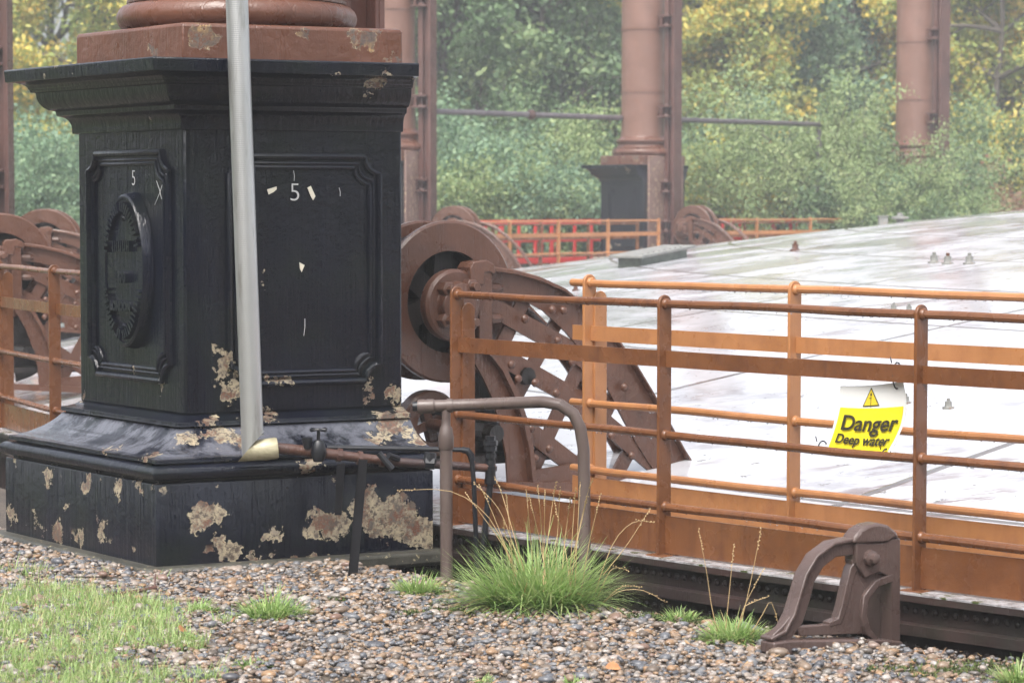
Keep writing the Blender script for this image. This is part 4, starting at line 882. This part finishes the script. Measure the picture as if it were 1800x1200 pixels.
for px, py, k, w_ in ((1700, 1178, 700, .16), (1640, 1188, 300, .10), (1560, 1182, 160, .06), (795, 1078, 260, .06), (728, 1083, 200, .05), (820, 1083, 140, .035), (1140, 1088, 300, .08), (1230, 1098, 160, .06), (1440, 1133, 120, .03), (590, 1060, 120, .05)):
    c = atZ(px, py, 0); q = np.concatenate([c[:2] + rng.normal(0, 1, (k, 2)) * (w_ * .8, w_ * .45), np.zeros((k, 1)) + .012], 1)
    v, f = blades(q, rng.uniform(.012, .026, k), rng.uniform(.004, .008, k), np.abs(rng.normal(0, .5, k)), rng.uniform(0, 6.3, k), rng.uniform(.2, 1, k), 2)
    Fm.append(f + sum(len(x) for x in V)); V.append(v); at_.append(np.repeat(rng.random(k), 2))
arr_obj('moss', np.concatenate(V), np.concatenate(Fm), MOSS, attr=np.concatenate(at_))['kind'] = 'stuff'
BARK = simple('bark', (.055, .042, .032), (.10, .082, .066), 9, .8, .6, 30)
TWIG = simple('wet_twig', (.075, .035, .03), (.12, .06, .045), 20, .4, .4, 60)
tw = empty('fallen_stick', atZ(220, 1040, 0), label='dark red brown stick lying on the gravel below the pedestal corner', cat='stick')
b = MB(); o = np.array(tw.location); b.tube([atZ(168, 1047, .02) - o, atZ(205, 1043, .024) - o, atZ(245, 1038, .026) - o, atZ(274, 1032, .03) - o], [.005, .008, .009, .010], 8); b.tube([atZ(272, 1033, .03) - o, atZ(273, 1020, .03) + np.array([0, 0, .03]) - o], .0035, 5); b.build('stick', TWIG, tw)
LEAFM = simple('fallen_leaf', (.30, .12, .04), (.40, .20, .08), 20, .5, .3, 60)
for i, (px, py, lab) in enumerate(((1077, 1174, 'orange brown fallen leaf on the pebbles near the bottom below the big tuft'), (320, 1108, 'curled brown fallen leaf beside the lawn edge'))):
    c = atZ(px, py, .03); b = MB(); P = [(-.03, 0), (-.018, .016), (0, .02), (.018, .015), (.032, 0), (.018, -.013), (0, -.018), (-.018, -.014)]
    b.prism([(x, y, .012 * cos(x * 50) + .3 * y) for x, y in P], (0, .0, .0012)); lf = b.build('fallen_leaf', LEAFM); lf.location = c; lf.rotation_euler = (.4, .1, i * 1.3); tag(lf, lab, 'leaf', 'fallen leaves')

# ================================================================== red barriers and overhead pipe beyond the holder
RED = simple('red_barrier_plastic', (.50, .020, .018), (.60, .035, .03), 3, .4, .08)
RFOOT = simple('barrier_foot_rubber', (.02, .02, .02), (.035, .035, .035), rough=.8)
def barrier():
    t = empty('pedestrian_barrier'); W, Hh = 1.9, 1.0
    b = MB(); n = 4; x = np.linspace(-W / 2, W / 2, n + 1)
    for i in range(n + 1): b.box((x[i], 0, .55), (.10 if i in (0, n) else .075, .045, .9))
    for z, h_ in ((.97, .12), (.60, .07), (.18, .12)): b.box((0, 0.002, z), (W - .04, .04, h_))
    b.build('panel', RED, t, bevel=.012)
    for sx_ in (-.7, .7):
        b = MB(); b.prism([(sx_ - .06, -.32, .0), (sx_ + .06, -.32, .0), (sx_ + .06, .32, .0), (sx_ - .06, .32, .0)], (0, 0, .07)); b.build('foot', RFOOT, t, bevel=.02)
    return t
bar0 = barrier(); first = True
for px, Y, rz, lab in ((822, 47, .35, 'red barrier half hidden behind the second wheel carriage'), (912, 49.5, .42, 'red plastic barrier with window openings behind the distant light orange fence'), (1010, 52, .45, 'red plastic barrier just left of the far black pedestal'), (1300, 55.5, .25, 'red barrier right of the far black pedestal behind the fence'), (1420, 57, .2, 'red barrier at the right end of the distant fence by the bush stems')):
    o = bar0 if first else copy_tree(bar0); first = False
    a_ = ang_at(px, RF + 3.3, True); o.location = ring(a_, RF + 3.3, .335); o.rotation_euler = (0, 0, a_ - pi / 2); tag(o, lab, 'barrier', 'red barriers beyond the holder')
GPIPE = simple('grey_gas_pipe', (.075, .065, .068), (.12, .105, .108), 6, .4, .2)
Y0 = 47.; pL, pM, pR = atY(745, 195.5, Y0), atY(1140, 209, 52.5), atY(1440, 219, 56.5)
t = empty('overhead_pipe', pL, label='long thin grey pipe running level between the distant columns', cat='pipe'); o = pL
b = MB(); b.tube([pL - o, pM - o, pR - o], .055, 10); b.build('pipe_run', GPIPE, t)
for q in (.45, 1.0):
    c = (pL * (1 - q) + pM * q) - o; d = (pM - pL) / np.linalg.norm(pM - pL); b = MB(); b.tube([c - d * .09, c - d * .02, c + d * .02, c + d * .09], [.075, .10, .10, .075], 10); b.build('coupling', RUSTP, t)
for c in (pL, pR): b = MB(); b.tube([(c - o) - np.array([0, 0, c[2]]), c - o], .06, 8); b.build('support_post', GPIPE, t)

# ================================================================== trees and bushes
def leaf_cards(P, size, r, nrm=None):
    n = len(P); A = r.normal(0, 1, (n, 3)); A /= np.linalg.norm(A, axis=1)[:, None]; B = r.normal(0, 1, (n, 3)); B -= A * (A * B).sum(1)[:, None]; B /= np.linalg.norm(B, axis=1)[:, None]
    s = size * r.uniform(.6, 1.5, n); a = A * s[:, None]; q = B * (s * .62)[:, None]
    V = np.stack([P - a, P + q * .9 - a * .1, P + a, P - q * .9 - a * .1], 1)
    return V.reshape(-1, 3), np.arange(4 * n).reshape(-1, 4)
def tree_mesh(seed, h, cr, kind):
    """limbs grown by a small recursive skeleton; leaves in clusters along the outer twigs. kind: tree / bush / stems"""
    r = np.random.default_rng(seed); b = MB(); tips = []
    def limb(p, d, L, rad_, depth):
        n = 4; P = [p]; q = p.copy(); dd = d.copy()
        for i in range(n):
            dd = dd + r.normal(0, .13, 3) + np.array([0, 0, .05]); dd /= np.linalg.norm(dd); q = q + dd * L / n; P.append(q)
        b.tube(P, list(np.linspace(rad_, rad_ * .55, n + 1)), 6 if depth < 2 else 4, cap=False)
        if depth >= 3 or L < .5: tips.extend(P[1:]); return
        if depth == 2: tips.extend(P[2:])
        for k in range(int(r.integers(3, 5))):
            u = r.uniform(.4, 1.0); i = min(int(u * n), n - 1); st = P[i] + (P[i + 1] - P[i]) * (u * n - i)
            ax_ = r.normal(0, 1, 3); ax_ -= dd * (ax_ @ dd); ax_ /= np.linalg.norm(ax_); nd = dd * .62 + ax_ * r.uniform(.6, .95); nd /= np.linalg.norm(nd)
            limb(st, nd, L * r.uniform(.55, .75), rad_ * .5, depth + 1)
    if kind == 'tree':
        tr = [np.array([0, 0, 0.])]; 
        for i in range(6): tr.append(tr[-1] + np.array([r.normal(0, .12), r.normal(0, .12), h * .13]))
        b.tube(tr, list(np.linspace(.17, .06, 7) * h / 10), 8)
        for i in range(1, 7):
            for k in range(3): 
                a = r.uniform(0, 2 * pi); limb(tr[i], np.array([cos(a) * .9, sin(a) * .9, r.uniform(.2, .75)]), cr * r.uniform(.55, .85) * (1 - .06 * i), .085 * h / 10, 1)
    else:
        ns = 9 if kind == 'stems' else 12
        for k in range(ns):
            a = 2 * pi * k / ns + r.normal(0, .3); s_ = r.uniform(.2, .55) if kind == 'stems' else r.uniform(.4, 1.1)
            limb(np.array([cos(a) * .2, sin(a) * .2, 0]), np.array([cos(a) * s_, sin(a) * s_, 1.]) / sqrt(1 + s_ * s_), h * r.uniform(.42, .58), .03 if kind == 'stems' else .022, 1)
    tips = np.array(tips); keep = r.random(len(tips)) < .62; tips = tips[keep]
    nl = {'tree': 48000, 'bush': 26000, 'stems': 21000}[kind]; k = r.integers(0, len(tips), nl)
    crnd = r.random(len(tips))
    spread = .27 if kind == 'tree' else .17
    P = tips[k] + r.normal(0, 1, (nl, 3)) * spread * np.array([1, 1, .75]); P = P[P[:, 2] > .05]; k = k[:len(P)]
    V, F = leaf_cards(P, .080 if kind == 'tree' else .041, r)
    attr = (crnd[k] * .72 + r.random(len(P)) * .28)
    return b, V, F, attr
protos = {}
for key, seed, h, cr, kind in (('t0', 21, 11, 4.0, 'tree'), ('t1', 22, 12, 4.4, 'tree'), ('t2', 23, 10, 3.6, 'tree'), ('b0', 31, 3.6, 2, 'bush'), ('b1', 32, 3.0, 2, 'bush'), ('s0', 41, 5.2, 2, 'stems')):
    b, V, F, at_ = tree_mesh(seed, h, cr, kind); protos[key] = (b, V, F, at_)
def LM(n, *c): return byrnd(n, [(i / (len(c) - 1), q) for i, q in enumerate(c)], .55, trans=.3)
G_DK = LM('dark_green_leaves', (0.046, 0.087, 0.042), (0.094, 0.163, 0.070), (0.156, 0.239, 0.104), (0.250, 0.312, 0.125))
G_BL = LM('blue_green_leaves', (0.073, 0.135, 0.083), (0.135, 0.229, 0.135), (0.208, 0.322, 0.177), (0.312, 0.416, 0.229))
G_YG = LM('yellow_green_leaves', (0.135, 0.198, 0.052), (0.270, 0.333, 0.083), (0.499, 0.458, 0.104), (0.850, 0.562, 0.094))
G_YL = LM('yellow_leaves', (.26, .27, .08), (.48, .42, .12), (.70, .54, .16), (.80, .54, .16))
G_WL = LM('willow_leaves', (0.114, 0.177, 0.062), (0.208, 0.291, 0.114), (0.312, 0.395, 0.166), (0.416, 0.458, 0.208))
G_OR = LM('russet_leaves', (.14, .12, .06), (.26, .19, .10), (.40, .27, .15), (.30, .30, .13))
G_RD = LM('red_bush_leaves', (.14, .14, .07), (.30, .14, .09), (.22, .22, .10))
cache = {}
def plant(name, key, px, Y, sc, mat, label, cat, rz=0, z=-.05):
    p = atY(px, 400, Y); t = empty(name, (p[0], Y, z), rz, label=label, cat=cat, group='trees and bushes beyond the holder'); t.scale = (sc, sc, sc)
    if key not in cache:
        b, V, F, at_ = protos[key]; tk = b.build('trunk' if key[0] == 't' else 'stems', BARK, t); cn = arr_obj('crown' if key[0] == 't' else 'foliage', V, F, mat, t, at_); cache[key] = (tk, cn)
    else:
        for o in cache[key]: c = o.copy(); COL.objects.link(c); c.parent = t
    cn = [c for c in t.children if c.name.split('.')[0] in ('crown', 'foliage')][0]; cn.material_slots[0].link = 'OBJECT'; cn.material_slots[0].material = mat
    return t
TREES = [  # kind, px, Y, scale, material, label
    ('t0', -60, 72, 1.0, G_YG, 'yellow green tree at the left edge behind the riveted column'), ('t1', 75, 80, 1.05, G_YG, 'yellowing tree between the left column and the near pedestal'),
    ('t2', 190, 70, 1.0, G_YG, 'yellowing tree whose crown shows just left of the brown plinth block'),
    ('t1', 640, 74, 1.0, G_DK, 'dark green tree behind the column right of the pedestal'), ('t0', 800, 70, 1.05, G_DK, 'dark green tree just right of the second column'),
    ('t1', 905, 76, 1.1, G_BL, 'blue green broad tree above the pipe coupling'), ('t2', 985, 69, 1.05, G_DK, 'dark green tree halfway between the two middle columns'), ('t0', 1065, 75, 1.0, G_YG, 'tree turning yellow beside the left edge of the middle column'),
    ('t2', 1225, 73, 1.0, G_YG, 'tree with yellow leaves beside the right edge of the middle column'), ('t1', 1305, 79, .95, G_OR, 'brownish leaved tree at the top between the two right columns'),
    ('t0', 1385, 78, 1.0, G_BL, 'green tree behind the tall bush between the two right columns'), ('t2', 1475, 75, 1.05, G_BL, 'pale green tree left of the rightmost column'), ('t1', 1555, 80, 1.05, G_YL, 'yellow tree against the left side of the rightmost column'),
    ('t0', 1690, 76, 1.0, G_YL, 'bright yellow tree against the right side of the rightmost column'), ('t2', 1770, 72, 1.0, G_YG, 'yellow green tree at the right edge'), ('t1', 1860, 82, 1.1, G_YL, 'yellow tree cut by the right edge of the photo')]
for i, (k, px, Y, sc, m, lab) in enumerate(TREES): plant('tree', k, px, Y, sc, m, lab, 'tree', i * 1.7)
BUSH = [
    ('b0', -10, 55, 1.0, G_BL, 'grey green bush behind the left wheel carriages'), ('b1', 75, 58, 1.3, G_BL, 'grey green bush between the left column and the pedestal'), ('b0', 150, 60, 1.4, G_BL, 'taller grey green bush against the pedestal edge'),
    ('b0', 790, 58, 1.25, G_BL, 'bush rising behind the second wheel carriage'), ('b1', 850, 56, 1.05, G_WL, 'pale yellow green bush above the red barriers'), ('b0', 905, 61, 1.35, G_DK, 'dark bush below the pipe coupling'),
    ('b1', 960, 57, 1.25, G_BL, 'blue green bush midway behind the distant fence'), ('b0', 1025, 60, 1.2, G_WL, 'pale green bush just left of the far black pedestal'), ('b1', 1105, 62, 1.2, G_DK, 'dark bush behind the far black pedestal'),
    ('b1', 1235, 60, 1.2, G_YG, 'yellowish bush right of the far black pedestal'), ('b0', 1290, 62, 1.3, G_BL, 'green bush left of the many stemmed tall bush'),
    ('s0', 1385, 58.5, 1.02, G_WL, 'tall many stemmed willowy bush over the right end of the distant fence'), ('s0', 1490, 57.5, .98, G_WL, 'tall many stemmed bush spreading in front of the rightmost column'), ('b1', 1570, 54.5, 1.1, G_DK, 'bush hiding the foot of the rightmost column'), ('b0', 1610, 53.2, .68, G_DK, 'low dark bush under the rightmost column beside the crown skyline'),
    ('s0', 1602, 54.0, .68, G_WL, 'willowy bush veiling the lower shaft of the rightmost column'), ('b0', 1700, 62, 1.25, G_DK, 'dark bush right of the rightmost column'), ('b1', 1745, 57, .95, G_RD, 'reddish bush low at the right above the crown'), ('b0', 1800, 63, 1.3, G_YG, 'yellow green bush at the right edge'), ('b1', 1660, 57, .9, G_BL, 'small green bush tight against the right side of the rightmost column')]
for i, (k, px, Y, sc, m, lab) in enumerate(BUSH): plant('bush', k, px, Y, sc, m, lab, 'bush', i * 2.3)
# far wood that closes the view behind the trees
r = np.random.default_rng(5); n = 60000; X = r.uniform(-34, 34, n); Yw = r.uniform(92, 112, n)
top = 5.0 + 1.6 * np.sin(X * .31) + 1.2 * np.sin(X * .77 + 1) + .7 * np.sin(X * 1.9)
Zw = top * r.random(n) ** .75; Pw = np.stack([X, Yw, Zw], 1); V, F = leaf_cards(Pw, .30, r)
G_FAR = LM('far_wood_leaves', (0.073, 0.114, 0.062), (0.146, 0.208, 0.094), (0.291, 0.312, 0.104), (0.520, 0.416, 0.125))
arr_obj('far_woodland', V, F, G_FAR, attr=(.5 + .28 * np.sin(X * .45 + Zw * .6) + r.normal(0, .16, n)).clip(0, 1))['kind'] = 'stuff'

# unseen woodland added behind the camera to darken reflections and block low sky
n = 46000; az = rad(1) * r.uniform(128, 305, n); dist = r.uniform(19, 26, n); X = np.sin(az) * dist; Yw = 5 + np.cos(az) * dist
top = 8.5 + 1.8 * np.sin(az * 9) + 1.3 * np.sin(az * 23 + 1)
Pw = np.stack([X, Yw, top * r.random(n) ** .8], 1); V, F = leaf_cards(Pw, .34, r)
arr_obj('unseen_woodland', V, F, G_FAR, attr=(.4 + r.normal(0, .2, n)).clip(0, 1))['kind'] = 'stuff'

# ================================================================== rain-damp air
hz = MB(); hz.box((8, 62, 8.5), (190, 170, 23)); hm = bpy.data.materials.new('damp_air'); hm.use_nodes = True; n_ = hm.node_tree.nodes; n_.remove(n_['Principled BSDF'])
pv = n_.new('ShaderNodeVolumePrincipled'); pv.inputs['Color'].default_value = (.93, .96, 1, 1); pv.inputs['Density'].default_value = .0015; hm.node_tree.links.new(pv.outputs[0], n_['Material Output'].inputs['Volume'])
hzo = hz.build('haze', hm); hzo['kind'] = 'stuff'
